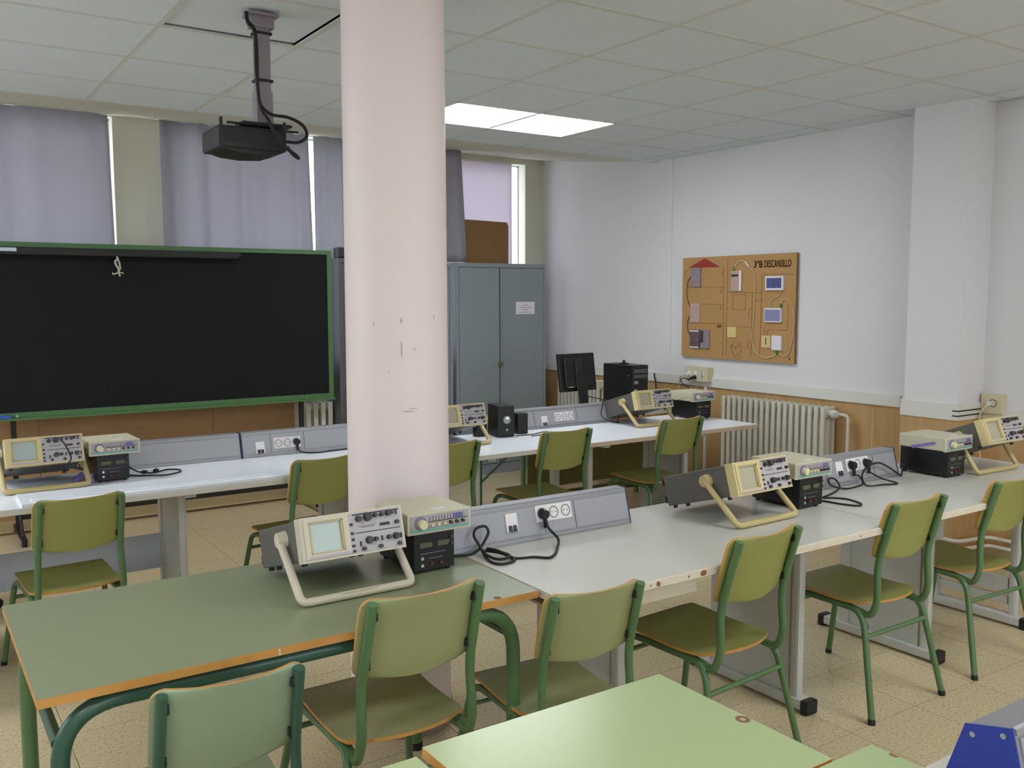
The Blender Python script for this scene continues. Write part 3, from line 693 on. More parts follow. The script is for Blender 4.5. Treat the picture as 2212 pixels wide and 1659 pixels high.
def chair_parts(top_mat, tube_mat):
    P = []
    P.append(('seat', seat_mesh().mesh('seat', [top_mat, M_edge]), None))
    P.append(('backrest', back_mesh().mesh('backrest', [top_mat, M_edge]), None))
    for s in (-1, 1):
        P.append(('leg', MB().tube(fillet([(s*.226, .530, .012), (s*.180, .455, .375), (s*.172, .410, .396), (s*.170, .25, .394)], .05), .0122, 10).mesh('leg', tube_mat),
                  MB().cyl((s*.2265, .532, 0), (s*.2255, .529, .02), .0135).mesh('foot_cap', M_cap)))
        P.append(('leg', MB().tube(fillet([(s*.226, .0, .012), (s*.184, .075, .355), (s*.170, .115, .392), (s*.170, .25, .394)], .06), .0122, 10).mesh('leg', tube_mat),
                  MB().cyl((s*.2265, -.001, 0), (s*.2255, .002, .02), .0135).mesh('foot_cap', M_cap)))
        P.append(('back_post', MB().tube(fillet([(s*.150, .22, .397), (s*.158, .12, .385), (s*.166, .060, .378), (s*.163, .036, .44), (s*.158, .046, .58), (s*.153, -.022, .815)], .055, 8), .0132, 12).mesh('back_post', tube_mat), None))
        P.append(('bracket', MB().box(s*.146-.008, s*.146+.006, .026, .048, .630, .652).mesh('bracket', M_cap), None))
        P.append(('bracket', MB().box(s*.143-.008, s*.143+.006, -.016, .004, .768, .790).mesh('bracket', M_cap), None))
    P.append(('stretcher', MB().tube([(-.190, .062, .305), (.190, .062, .305)], .009, 8).mesh('stretcher', tube_mat), None))
    P.append(('stretcher', MB().tube([(-.192, .470, .315), (.192, .470, .315)], .009, 8).mesh('stretcher', tube_mat), None))
    return P
CP = chair_parts(M_olive, M_tube); CPG = chair_parts(M_olive_sheen, M_tube); CPB = chair_parts(mat('grey green laminate', (140, 158, 128), .35), M_tube2)
GC = 'green school chairs'
def chair(xm, ym, s, rot, label, parts=None, group=GC):
    parts = parts or CP
    a = R(rot)
    t = thing('school_chair', label, 'chair', (xm, ym, 0), a, group); t.scale = (s, s, s)
    for n, me, cap in parts:
        o = share(n, me, t)
        if cap: share('foot_cap', cap, o)
    return t
chair(.585, 3.97, .99, 4, 'green chair at the back left bench, in front of the leftmost oscilloscope')
chair(1.700, 4.14, 1.02, 6, 'green chair just left of the round column in the back row')
chair(2.40, 4.13, 1.03, 5, 'green chair partly hidden by the right side of the column')
chair(3.18, 4.165, 1.03, 0, 'green chair in the back row below the white socket strip')
chair(4.09, 4.165, 1.03, 0, 'green chair at the right end of the back row, before the radiator')
chair(1.112, 2.065, 1.03, 0, 'green chair pushed up to the green table near its right end', CPG)
chair(1.611, 1.975, .955, -4, 'green chair between the green table leg and the chipped bench', CPG)
chair(2.331, 1.985, 1.02, 4, 'green chair in front of the chipped white edge, by the yellowed oscilloscope')
chair(3.200, 2.000, 1.02, 0, 'green chair fully visible down to its feet, second from the right')
chair(3.915, 1.995, 1.02, -3, 'green chair cut off by the right edge of the view')
chair(.567, 1.940, .955, -3, 'bluish green chair at the bottom left in front of the green table', CPB)

# ================================================================= OSCILLOSCOPES
OFF = 0; TILT = R(16.4); SW, SD, SH = .32, .372, .127
def scope_xf(v):      # local: x across, y depth from front, z height of body -> tilted
    d, h = v.y, v.z; c_, s_ = math.cos(TILT), math.sin(TILT)
    return Vector((v.x, .385+OFF-(SD-d)*c_+h*s_, .014+(SD-d)*s_+h*c_))
def face(u, vv, out=0):   # u 0..1 left to right, vv 0..1 top to bottom
    return Vector((-SW/2+SW*u, -.012-out, SH*(1-vv)))
def scope_parts(bez, hnd, scr, side):
    P = []
    P.append(('case', MB().box(-SW/2+.004, SW/2-.004, .03, SD, .004, SH-.004, xf=scope_xf, bev=.006).mesh('case', M_case)))
    # bezel ring with recessed screen opening
    b = MB(); a0, a1, c0, c1 = .075, .40, .12, .84
    X = lambda u: -SW/2+SW*u
    Z = lambda v_: SH*(1-v_)
    b.box(X(0), X(1), -.004, .034, Z(1), Z(.93), xf=scope_xf).box(X(0), X(1), -.004, .034, Z(.05), Z(0), xf=scope_xf).box(X(0), X(.03), -.006, .034, Z(.93), Z(.05), xf=scope_xf).box(X(.975), X(1), -.004, .034, Z(.93), Z(.05), xf=scope_xf)
    b.box(X(.03), X(a0), -.010, .034, Z(.93), Z(.05), xf=scope_xf).box(X(a1), X(.455), -.010, .034, Z(.93), Z(.05), xf=scope_xf).box(X(a0), X(a1), -.010, .034, Z(.93), Z(c1), xf=scope_xf).box(X(a0), X(a1), -.010, .034, Z(c0), Z(.05), xf=scope_xf)
    P.append(('bezel', b.mesh('bezel', bez)))
    P.append(('screen', MB().box(X(a0), X(a1), .0, .004, Z(c1), Z(c0), xf=scope_xf).mesh('screen', scr)))
    P.append(('screen_surround', MB().box(X(a0), X(a0)+.006, -.007, .001, Z(c1), Z(c0), xf=scope_xf).box(X(a1)-.006, X(a1), -.007, .001, Z(c1), Z(c0), xf=scope_xf).box(X(a0), X(a1), -.007, .001, Z(c0)-.005, Z(c0), xf=scope_xf).box(X(a0), X(a1), -.007, .001, Z(c1), Z(c1)+.004, xf=scope_xf).mesh('screen_surround', M_beiged)))
    P.append(('control_panel', MB().box(X(.455), X(.975), -.006, .034, Z(.95), Z(.05), xf=scope_xf).mesh('control_panel', M_panel)))
    g = MB()
    g.box(X(.50), X(.965), -.0068, -.006, Z(.105), Z(.075), xf=scope_xf).box(X(.515), X(.96), -.0068, -.006, Z(.52), Z(.50), xf=scope_xf)
    g.box(X(.76), X(.86), -.0075, -.006, Z(.42), Z(.35), xf=scope_xf).box(X(.55), X(.72), -.0066, -.006, Z(.37), Z(.36), xf=scope_xf).box(X(.57), X(.70), -.0066, -.006, Z(.40), Z(.39), xf=scope_xf)
    P.append(('printed_scale', g.mesh('printed_scale', M_dark)))
    P.append(('name_strip', MB().box(X(.06), X(.44), -.0112, -.010, Z(.92), Z(.875), xf=scope_xf).mesh('name_strip', mat('lilac name strip', (182, 172, 186), .5) if 'lil' not in MAT else MAT['lil'])))
    kn = [(.555, .19, .0095), (.645, .17, .0135), (.72, .16, .0065), (.785, .16, .0065), (.85, .15, .0085), (.89, .15, .005),
          (.635, .70, .0115), (.70, .70, .007), (.83, .70, .007), (.905, .70, .0105)]
    for (u, v_, r_) in kn:
        c_ = Vector((X(u), -.006, Z(v_))); c2 = Vector((X(u), -.006-.010-r_*.5, Z(v_)))
        P.append(('knob', MB().cyl(c_, c2, r_, r_*.82, 12, xf=scope_xf).mesh('knob', M_knob)))
    for (u, v_) in [(.48, .30), (.48, .50), (.48, .64), (.48, .78), (.48, .90)]:
        P.append(('push_button', MB().box(X(u)-.0035, X(u)+.0035, -.011, -.006, Z(v_)-.0035, Z(v_)+.0035, xf=scope_xf).mesh('push_button', M_sw)))
    for (u, v_) in [(.935, .15), (.55, .76), (.765, .70), (.96, .70)]:
        P.append(('slide_switch', MB().box(X(u)-.0022, X(u)+.0022, -.010, -.006, Z(v_)-.007, Z(v_)+.007, xf=scope_xf).mesh('slide_switch', M_sw)))
    for (u, v_) in [(.575, .88), (.74, .88), (.93, .88), (.93, .38)]:
        P.append(('input_jack', MB().cyl((X(u), -.006, Z(v_)), (X(u), -.016, Z(v_)), .006, .006, 10, xf=scope_xf).mesh('input_jack', M_knob)))
    # handle: pivots on the sides, bar stands on the table
    piv = scope_xf(Vector((0, .135, .078))); yb, zb = .012, .013
    for s in (-1, 1):
        X_ = s*(SW/2+.012)
        P.append(('handle_hub', MB().cyl((s*(SW/2-.004), piv.y, piv.z), (s*(SW/2+.022), piv.y, piv.z), .026, .022, 18).mesh('handle_hub', side)))
    hx = SW/2+.013
    pts = fillet([(-hx, piv.y, piv.z), (-hx, yb, zb), (hx, yb, zb), (hx, piv.y, piv.z)], .022, 6)
    P.append(('handle', MB().tube(pts, (.0125, .0115), 10, flat=(1, 0, 0)).mesh('handle', hnd)))
    g = MB()
    for k in range(4): g.box(-.055, .055, yb-.010+.004*k, yb-.008+.004*k, zb+.0075, zb+.0105-.0006*abs(k-1.5))
    P.append(('grip_rib', g.mesh('grip_rib', hnd)))
    for (x, d) in ((-.135, SD-.02), (.135, SD-.02), (-.135, .06), (.135, .06), (-.135, SD-.09), (.135, SD-.09)):
        P.append(('foot', MB().cyl((x, d, .006), (x, d, -.008), .010, .008, 10, xf=scope_xf).mesh('foot', M_cap)))
    for s in (-1, 1):
        for h in (.03, .10): P.append(('rear_bumper', MB().box(s*.14-.012, s*.14+.012, SD-.002, SD+.014, h-.014, h+.014, xf=scope_xf).mesh('rear_bumper', M_cap)))
    return P
MAT['lil'] = mat('lilac name strip', (182, 172, 186), .5)
SP = {'new': scope_parts(M_beigew, M_beigew, M_screen, M_beigew), 'yel': scope_parts(M_beige, M_beiged, M_screen2, M_beiged),
      'yel2': scope_parts(M_beige, M_beiged, M_screen, M_beige)}
TILT = R(22); OFF = -.068
SP['steep'] = scope_parts(M_beige, M_beiged, M_screen2, M_beiged)
def scope(x, y, kind, label, rz=0, z=.7403):
    t = thing('oscilloscope', label, 'oscilloscope', (x, y, z), R(rz), 'oscilloscopes on the benches')
    for n, me in SP[kind]: share(n, me, t)
    return t
scope(1.075, 2.378, 'new', 'large oscilloscope with pale beige handle on the green table')
scope(2.735, 2.302, 'yel', 'yellowed oscilloscope in the middle of the white bench row', 2)
scope(4.475, 2.358, 'steep', 'steeply tilted yellowed oscilloscope by the pillar at the right edge of the view', -2)
S4 = scope(.54, 4.52, 'yel2', 'yellowed oscilloscope at the far left with a probe hanging on its front', 3)
scope(2.715, 4.512, 'yel', 'yellowed oscilloscope half hidden by the right side of the column')
scope(4.215, 4.512, 'yel', 'yellowed oscilloscope on the back bench below the computer')

# ================================================================= SIGNAL GENERATORS AND POWER SUPPLIES
def psu(x, y, label, rz=0, w_=.142, d=.25, h=.128):
    t = thing('power_supply', label, 'power supply', (x, y, .7403), R(rz), 'black power supplies')
    MB().box(0, w_, .008, d, .010, h, bev=.004).build('case', M_black, t)
    MB().box(-.001, w_+.001, 0, .010, .008, h+.001, bev=.004).build('front_panel', M_black, t)
    for a in (.018, .082): MB().box(a, a+.044, -.0015, 0, h-.046, h-.030).build('display', M_lcd, t)
    MB().box(.02, .11, -.0012, 0, h-.066, h-.063).box(.05, .10, -.0012, 0, h-.083, h-.080).build('printed_line', mat('grey lettering', (90, 90, 96), .6) if 'gl' not in MAT else MAT['gl'], t)
    for z in (.028, .050): MB().cyl((.024, 0, z), (.024, -.008, z), .0055, seg=10).build('terminal', M_chrome, t)
    for a in (.058, .092): MB().cyl((a, 0, .030), (a, -.008, .030), .005, seg=10).build('terminal', M_redc, t)
    for z in (h-.02, h-.042): MB().cyl((w_-.013, 0, z), (w_-.013, -.010, z), .007, .006, 10).build('knob', M_knob, t)
    for a in (.015, w_-.015):
        for b_ in (.02, d-.02): MB().cyl((a, b_, 0), (a, b_, .011), .009).build('foot', M_cap, t)
    g = MB()
    for k in range(4): g.box(-.0008, .001, .12+.013*k, .127+.013*k, .085, .112)
    g.build('vent', M_blackm, t)
    return t
MAT['gl'] = mat('grey lettering', (90, 90, 96), .6)
def gen(x, y, label, rz=0, z=.8695, w_=.224, d=.235, h=.066, violet=False):
    t = thing('signal_generator', label, 'signal generator', (x, y, z), R(rz), 'cream signal generators')
    MB().box(0, w_, .010, d, .003, h, bev=.006).build('case', M_gen, t)
    MB().box(-.002, w_+.002, 0, .016, .0, h+.001, bev=.005).build('bezel', M_gen, t)
    MB().box(.008, w_-.008, -.002, .001, .010, h-.006).build('front_panel', M_genp, t)
    MB().box(.008, w_-.008, -.003, -.001, .009, .016).build('stripe', M_teal, t)
    MB().cyl((.042, -.002, .036), (.042, -.0045, .036), .0215, seg=20).build('dial_ring', M_violet, t)
    MB().cyl((.045, -.004, .034), (.045, -.020, .034), .0155, .014, 20).build('dial', M_ivory, t)
    for k in range(12):
        mm = M_purple if 8 <= k < 11 else (M_teal if k == 11 else M_genp)
        MB().box(.074+k*.0105, .0815+k*.0105, -.008, -.002, .041, .054).build('key', mm, t)
    for k in range(6): MB().cyl((.082+.022*k, -.002, .028), (.082+.022*k, -.012, .028), .0055, .005, 10).build('knob', M_ivory if k < 3 else M_knob, t)
    MB().box(.07, w_-.014, -.0028, -.002, .0365, .0385).build('printed_line', M_dark, t)
    MB().box(.10, .15, .03, .05, h-.0005, h+.0005).build('sticker', M_paper, t)
    for s in (-.004, w_+.001):
        MB().prism([(.05, .035), (.06, .045), (.18, .012), (.17, -.0005)], 'x', s, s+.004).build('carry_handle', M_purple if violet else M_gen, t)
    return t
psu(1.304, 2.483, 'black power supply standing on the green table'); gen(1.276, 2.470, 'cream signal generator on the power supply beside the round column')
psu(3.005, 2.385, 'black power supply with coiled cable at its right, middle bench'); gen(2.962, 2.372, 'cream signal generator in front of the tall wall radiator')
psu(4.112, 2.415, 'black power supply near the pillar, with side vents'); gen(4.075, 2.405, 'cream signal generator with violet side handle near the pillar', violet=True, d=.245)
psu(.755, 4.59, 'black power supply at the far left bench', 3); gen(.722, 4.575, 'cream signal generator at the far left bench below the chalkboard', 2)
psu(4.655, 4.60, 'black power supply at the right end of the back bench'); gen(4.60, 4.585, 'cream signal generator below the wall socket box')

# ================================================================= OTHER THINGS ON THE BENCHES
t = thing('loudspeaker', 'black desktop loudspeaker with a bright round ring', 'loudspeaker', (3.055, 4.705, .7403), R(-12))
MB().box(0, .115, .01, .17, .0, .195, bev=.004).build('cabinet_box', M_black, t)
MB().box(.002, .113, 0, .011, .004, .192, bev=.004).build('front_baffle', M_black, t)
MB().cyl((.062, 0, .108), (.062, -.006, .108), .026, .024, 20).build('driver_ring', M_silver, t)
MB().ball((.064, -.006, .118), .008).build('driver_dome', emit('emissive white dome', (1, 1, 1), .6), t)  # dome with weak white emission
MB().cyl((.062, 0, .045), (.062, -.003, .045), .008).build('logo_badge', M_silver, t)
t = thing('loudspeaker', 'small plain black loudspeaker right of the bigger one', 'loudspeaker', (3.235, 4.745, .7403), R(-4))
MB().box(0, .075, 0, .06, 0, .13, bev=.006).build('cabinet_box', M_black, t)
t = thing('loudspeaker', 'small black box left of the loudspeaker, behind the column scope', 'loudspeaker', (2.965, 4.80, .7403), R(-4))
MB().box(0, .07, 0, .06, 0, .09, bev=.006).build('cabinet_box', M_black, t)
# green desk behind the right back bench, with computer
t = thing('computer_desk', 'green desk behind the back row carrying the computer', 'desk', (3.45, 5.02, 0))
MB().box(0, 1.62, 0, .66, .718, .738, 0, topmi=1).build('desktop', [M_edge, M_green], t)
for x in (.05, 1.57):
    for y in (.05, .61): MB().tube([(x, y, 0), (x, y, .718)], .0175, 12).build('leg', M_tube, t)
MB().tube([(.05, .07, .62), (.05, .6, .25)], .009, 8).build('brace', M_tube2, t)
MB().box(.3, 1.5, .35, .365, .12, .70).build('modesty_panel', mat('olive panel', (104, 100, 50), .5), t)
t = thing('monitor', 'black flat monitor seen from behind, tilted on its stand', 'monitor', (4.24, 5.42, .738), R(4))
def mx(v): # tilt the screen back
    a = R(8); z = v.z-.30; return Vector((v.x, v.y+z*math.sin(a), .30+z*math.cos(a)))
MB().box(-.178, .178, .0, .03, .162, .445, xf=mx, bev=.006).build('screen_shell', M_black, t)
MB().box(-.14, .14, -.022, .0, .19, .42, xf=mx, bev=.01).build('rear_cover', M_black, t)
MB().box(-.045, .03, -.034, -.020, .17, .40, xf=mx, bev=.006).build('rear_spine', M_blackm, t)
MB().box(-.12, -.07, -.0225, -.0215, .195, .203, xf=mx).build('badge', M_silver, t)
MB().prism([(-.035, .30), (.03, .30), (.06, .02), (-.01, .02)], 'y', -.06, -.03).build('stand_neck', M_blackm, t)
MB().box(-.1, .14, -.14, .10, 0, .02, bev=.008).build('stand_base', M_black, t)
t = thing('computer_tower', 'black desktop computer tower with optical drives', 'computer', (4.735, 5.36, .738), 0)
MB().box(0, .155, .012, .36, .004, .335, bev=.004).build('case', M_black, t)
MB().box(0, .155, 0, .013, .004, .335, bev=.004).build('front_panel', M_blackm, t)
MB().box(.008, .14, -.003, 0, .275, .305).box(.008, .14, -.003, 0, .235, .262).build('drive_bay', M_cabd, t)
MB().box(.012, .05, -.003, 0, .19, .215).build('card_reader', M_silver, t)
MB().box(.010, .04, -.002, 0, .10, .15).build('sticker', M_photo2, t); MB().box(.02, .035, -.0025, 0, .08, .10).build('power_light', mat('teal plastic', (40, 150, 120), .4), t)
MB().box(-.002, .0, .03, .33, .255, .258).box(-.002, 0, .03, .033, .03, .255).build('side_panel_seam', M_blackm, t)
MB().cyl((-.003, .05, .255), (0, .05, .255), .006).build('thumb_screw', M_chrome, t)
for a in (.02, .13):
    for b_ in (.04, .32): MB().cyl((a, b_, 0), (a, b_, .006), .01).build('foot', M_cap, t)
tag(MB().box(4.77, 4.83, 5.52, 5.57, 1.0735, 1.083, bev=.003).ball((4.80, 5.545, 1.093), .014).build('webcam', M_black), 'small black webcam on top of the computer tower', 'webcam')
# probe and clips at the far left scope
def cable(name, pts, r, mat_, label, cat='cable', n=5, group=None):
    o = MB().tube(smooth_pts(pts, n), r, 7).build(name, mat_); return tag(o, label, cat, group)
cable('test_probe', [(.585, 4.44, .98), (.60, 4.42, .96), (.62, 4.405, .90), (.60, 4.40, .868), (.63, 4.395, .855), (.655, 4.40, .85), (.65, 4.402, .87)], .0035, M_rubber, 'black test probe lead looped over the knobs of the far left oscilloscope', 'probe')
tag(MB().tube([(.62, 4.395, .862), (.665, 4.395, .845)], .007, 8).tube([(.60, 4.395, .858), (.64, 4.393, .866)], .006, 8).build('probe_tip', M_rubber), 'black probe body resting on the far left oscilloscope front', 'probe')
tag(MB().prism([(.655, .752), (.675, .742), (.72, .77), (.70, .785)], 'y', 4.66, 4.685).build('probe_clip', M_purple), 'lilac clip under the far left oscilloscope', 'clip')
tag(MB().box(.705, .742, 4.60, 4.625, .7405, .768, bev=.005).box(.705, .738, 4.60, 4.62, .7685, .786, bev=.004).build('probe_clip', M_purple), 'two stacked lilac clips left of the far power supply', 'clip')

# ================================================================= CABLES
zt = .7445
cable('black_cable', [(1.445, 2.66, .77), (1.50, 2.60, zt), (1.56, 2.575, zt), (1.60, 2.585, .752), (1.625, 2.588, .775), (1.645, 2.592, .805), (1.635, 2.60, .825), (1.600, 2.598, .822), (1.588, 2.593, .80), (1.60, 2.58, .77), (1.605, 2.56, zt),
      (1.585, 2.51, zt), (1.572, 2.45, zt), (1.592, 2.42, zt), (1.640, 2.43, zt), (1.655, 2.465, zt), (1.635, 2.51, .754), (1.605, 2.555, .754), (1.588, 2.52, .754), (1.59, 2.46, .752), (1.62, 2.445, .753), (1.648, 2.47, .754), (1.62, 2.53, .762), (1.612, 2.545, .763), (1.628, 2.50, .763), (1.66, 2.455, zt), (1.72, 2.43, zt), (1.756, 2.395, zt), (1.80, 2.42, zt), (1.845, 2.47, zt), (1.895, 2.53, .757), (1.893, 2.585, .785), (1.893, 2.600, .815)],
      .0048, M_rubber, 'black power cord with a loop lying on the bench between green table and plug')
def plug(x, y, z, label):
    t = thing('mains_plug', label, 'plug', (x, y, z)); MB().cyl((0, .0, .0), (0, -.026, .0), .019, .016, 14).build('plug_body', M_rubber, t)
    MB().tube([(0, -.016, -.008), (0, -.022, -.030), (.004, -.018, -.046)], .0075, 8).build('strain_relief', M_rubber, t)
plug(1.895, 2.628, .829, 'black mains plug in the sockets behind the looped cord')
plug(3.628, 2.600, .829, 'left one of two black mains plugs in the middle bench trunking')
plug(3.738, 2.600, .829, 'right one of two black mains plugs in the middle bench trunking')
plug(1.827, 4.870, .806, 'black mains plug in the trunking left of the column')
cable('black_cable', [(3.15, 2.60, .765), (3.19, 2.52, .747), (3.215, 2.41, zt), (3.225, 2.35, zt), (3.255, 2.29, zt), (3.30, 2.31, zt), (3.325, 2.39, zt), (3.30, 2.44, zt), (3.265, 2.47, zt), (3.33, 2.49, zt), (3.42, 2.52, zt), (3.485, 2.55, .755), (3.475, 2.57, .785), (3.44, 2.575, .79), (3.43, 2.555, .765), (3.50, 2.53, zt), (3.60, 2.535, zt), (3.655, 2.55, .75), (3.645, 2.565, .78), (3.634, 2.576, .785)],
      .0042, M_rubber, 'black power cord with two curls in front of the trunking with two plugs')
cable('black_cable', [(3.744, 2.576, .785), (3.77, 2.53, .76), (3.80, 2.47, zt), (3.72, 2.49, zt), (3.64, 2.52, zt), (3.66, 2.56, .78), (3.72, 2.575, .815), (3.80, 2.573, .825), (3.87, 2.572, .80), (3.93, 2.56, .765), (3.98, 2.57, zt), (4.03, 2.60, zt), (4.105, 2.64, .77)], .0042, M_rubber, 'black power cord running from the right plug to the power supply by the pillar')
cable('black_cable', [(1.829, 4.845, .765), (1.85, 4.83, .748), (1.92, 4.80, zt), (2.02, 4.81, zt), (2.15, 4.82, zt)], .0042, M_rubber, 'black power cord dropping from the trunking towards the column')
cable('signal_cable', [(.90, 4.70, .80), (.94, 4.70, .765), (.985, 4.705, .747), (1.04, 4.70, zt), (1.10, 4.745, zt), (1.15, 4.71, zt), (1.14, 4.645, zt), (1.06, 4.60, zt), (1.0, 4.63, zt), (.94, 4.66, zt), (.91, 4.70, zt)], .0038, M_rubber, 'thin black cable looped on the bench right of the far left power supply')
tag(MB().ball((1.04, 4.70, .7525), .012, sc_=(1.3, 1, 1)).build('cable_connector', M_rubber), 'round black connector on the looped far left cable', 'connector')
tag(MB().ball((.985, 4.70, .7515), .011, sc_=(1.6, 1, .9)).build('cable_connector', M_rubber), 'oval black connector next to the far left power supply', 'connector')
cable('loose_cable', [(4.18, 5.0, .80), (4.22, 4.95, .89), (4.17, 4.85, .83), (4.13, 4.83, zt), (4.09, 4.78, zt), (4.02, 4.80, .76), (3.99, 4.84, .80), (4.03, 4.87, .87), (4.05, 4.90, .888), (4.12, 4.93, .878)], .0035, M_rubber, 'thin black cable looped over the trunking by the back right oscilloscope')
cable('monitor_cable', [(4.30, 5.37, .86), (4.36, 5.25, .84), (4.40, 5.12, .80), (4.42, 5.05, .745)], .004, M_rubber, 'black cable running down from the back of the monitor')
cable('speaker_cable', [(3.17, 4.68, zt), (3.28, 4.67, zt), (3.36, 4.70, zt), (3.45, 4.73, zt), (3.38, 4.64, zt), (3.25, 4.62, zt)], .003, M_rubber, 'thin black cable on the bench in front of the small loudspeaker')

# ================================================================= CARDBOARD PANEL ON THE RIGHT WALL
t = thing('wall_panel', 'cardboard house wiring panel hung on the right wall', 'panel', (XR, 5.465, 1.12))
TH = .030
def pu(u, v, out=0): return Vector((-TH-out, -u, v))
MB().box(-TH+.003, -.012, -1.135, 0, 0, .795).build('core', M_corkedge, t)
MB().box(-TH, -TH+.003, -1.135, 0, 0, .795).build('cardboard_face', M_cork, t)
MB().box(-.012, 0, -.9, -.2, .1, .7).build('batten', M_corkedge, t)
m_ = MB(); vs = [pu(u, v, 0.0015) for u, v in [(.244, .786), (.068, .716), (.408, .712)]]; vs2 = [pu(u, v, 0) for u, v in [(.244, .786), (.068, .716), (.408, .712)]]
m_.add(vs+vs2, [(0, 1, 2), (5, 4, 3), (0, 3, 4, 1), (1, 4, 5, 2), (2, 5, 3, 0)]).build('red_roof', M_red, t)
def pbox(name, u0, u1, v0, v1, th, mt, parent=None, out=0):
    return MB().box(-TH-out-th, -TH-out, -u1, -u0, v0, v1).build(name, mt, parent or t)
def line(m_, a, b_, w_=.004):
    a, b_ = Vector(a), Vector(b_); d = (b_-a); n = Vector((-d.y, d.x)).normalized()*w_/2
    q = [a+n, b_+n, b_-n, a-n]; m_.add([pu(p.x, p.y, .0012) for p in q]+[pu(p.x, p.y, .0) for p in q], [(0, 1, 2, 3), (0, 4, 5, 1), (1, 5, 6, 2), (2, 6, 7, 3), (3, 7, 4, 0)])
m_ = MB()
for a, b_ in [((.445, .70), (.452, .02)), ((.055, .70), (.02, .66)), ((.066, .562), (.452, .556)), ((.066, .426), (.452, .424)), ((.215, .273), (.452, .275)), ((.485, .775), (.485, .03)), ((.50, .517), (.822, .512)), ((.826, .64), (.818, .03)),
             ((.545, .5), (.671, .5)), ((.671, .5), (.67, .384)), ((.67, .384), (.545, .384)), ((.545, .384), (.545, .5)), ((.60, .255), (.745, .255)), ((.735, .515), (.735, .04)), ((.835, .645), (1.12, .642)), ((1.07, .42), (1.07, .24)), ((1.07, .24), (.89, .24)), ((.89, .24), (.89, .20))]:
    line(m_, a, b_, .0035)
for (cx_, cy_, r_, a0, a1) in [(.80, .49, .04, 200, 330), (.735, .36, .035, 90, 270), (.735, .12, .035, 90, 270), (.82, .22, .04, -90, 90), (.59, .085, .055, 0, 180), (.59, .085, .05, 180, 360), (.545, .105, .012, 0, 360), (.61, .11, .012, 0, 360), (.58, .095, .008, 0, 360), (.60, .05, .04, 200, 340)]:
    prev = None
    for k in range(9):
        a = R(a0+(a1-a0)*k/8); p = (cx_+math.cos(a)*r_, cy_+math.sin(a)*r_)
        if prev: line(m_, prev, p, .003)
        prev = p
for (x, y) in [(.425, .67), (.415, .53), (.415, .40)]: line(m_, (x, y-.015), (x+.012, y+.015), .004); line(m_, (x-.008, y-.015), (x+.016, y-.015), .003)
m_.build('drawn_plan', M_pencil, t)
def text(s, size, u, v, par, mt, wmax=None):
    cu = bpy.data.curves.new('lettering', 'FONT'); cu.body = s; cu.size = size; cu.extrude = .0006; cu.offset = .0006
    o = bpy.data.objects.new('tmp', cu); C.objects.link(o); dg = bpy.context.evaluated_depsgraph_get(); dg.update()
    me = bpy.data.meshes.new_from_object(o.evaluated_get(dg)); bpy.data.objects.remove(o)
    xs = [v_.co.x for v_ in me.vertices]; k = (wmax/(max(xs)-min(xs))) if wmax else 1
    for v_ in me.vertices: c_ = v_.co.copy(); v_.co = (-TH-.001-abs(c_.z), -(u+c_.x*k), v+c_.y)
    me.materials.clear(); me.materials.append(mt)
    o = bpy.data.objects.new('lettering', me); C.objects.link(o); o.parent = par; return o
text('3ºB', .072, .742, .698, t, M_pencil, .082); text('DESCANSILLO', .072, .842, .698, t, M_pencil, .245); text('GAR', .03, .385, .245, t, M_pencil, .05)
q = pbox('intercom_card', .102, .208, .561, .713, .012, M_photo1)
q = pbox('intercom_card', .100, .207, .279, .430, .012, M_photo2)
q = pbox('intercom_card', .103, .207, .072, .222, .012, M_photo3); pbox('white_band', .104, .200, .205, .216, .001, M_paper, q, .012); pbox('white_band', .104, .200, .074, .085, .001, M_paper, q, .012)
q = pbox('intercom_card', .218, .314, .074, .222, .012, M_photo1); pbox('dark_picture', .222, .25, .12, .215, .001, M_dark, q, .012)
q = pbox('door_phone_card', .530, .634, .527, .680, .012, M_photo2); pbox('white_side', .612, .634, .527, .680, .001, M_paper, q, .012); pbox('dark_window', .534, .604, .635, .652, .001, M_dark, q, .012)
q = pbox('module_card', .872, 1.034, .529, .632, .02, M_paper); pbox('blue_picture', .885, 1.02, .545, .618, .001, M_bluep, q, .02)
q = pbox('module_card', .868, 1.022, .297, .400, .02, M_paper); pbox('blue_picture', .875, 1.015, .305, .388, .001, M_lilac, q, .02)
pbox('yellow_note', .500, .586, .173, .252, .008, M_yellow); q = pbox('yellow_note', .838, .924, .108, .196, .008, M_yellow); pbox('printed_word', .876, .884, .13, .18, .001, M_dark, q, .008)
pbox('white_module', .940, 1.028, .094, .200, .018, M_paper)
pl_ = [pu(u, v, .006) for u, v in [(.555, .687), (.582, .738), (.636, .752), (.692, .721), (.747, .658), (.765, .554), (.758, .348), (.745, .175), (.782, .079), (.863, .032), (.949, .046), (.99, .088)]]
MB().tube(smooth_pts(pl_), .0035, 7).build('fibre_cable', M_cablew, t)
MB().tube(smooth_pts([pu(u, v, .006) for u, v in [(1.0, .07), (1.054, .052), (1.095, .085), (1.12, .188), (1.129, .288), (1.118, .40), (1.08, .455), (1.033, .462), (1.013, .435), (1.01, .41)]]), .0032, 7).build('fibre_cable', M_cablew, t)
MB().tube(smooth_pts([pu(u, v, .006) for u, v in [(1.002, .525), (.998, .492), (.944, .469), (.915, .435), (.912, .401)]]), .0032, 7).build('fibre_cable', M_cablew, t)
for pts_ in ([(.1, .646), (.062, .599), (.057, .487), (.095, .40)], [(.102, .339), (.067, .282), (.074, .208), (.106, .165)]):
    MB().tube(smooth_pts([pu(u, v, .005) for u, v in pts_]), .004, 6).build('brown_wire', M_corkedge, t)
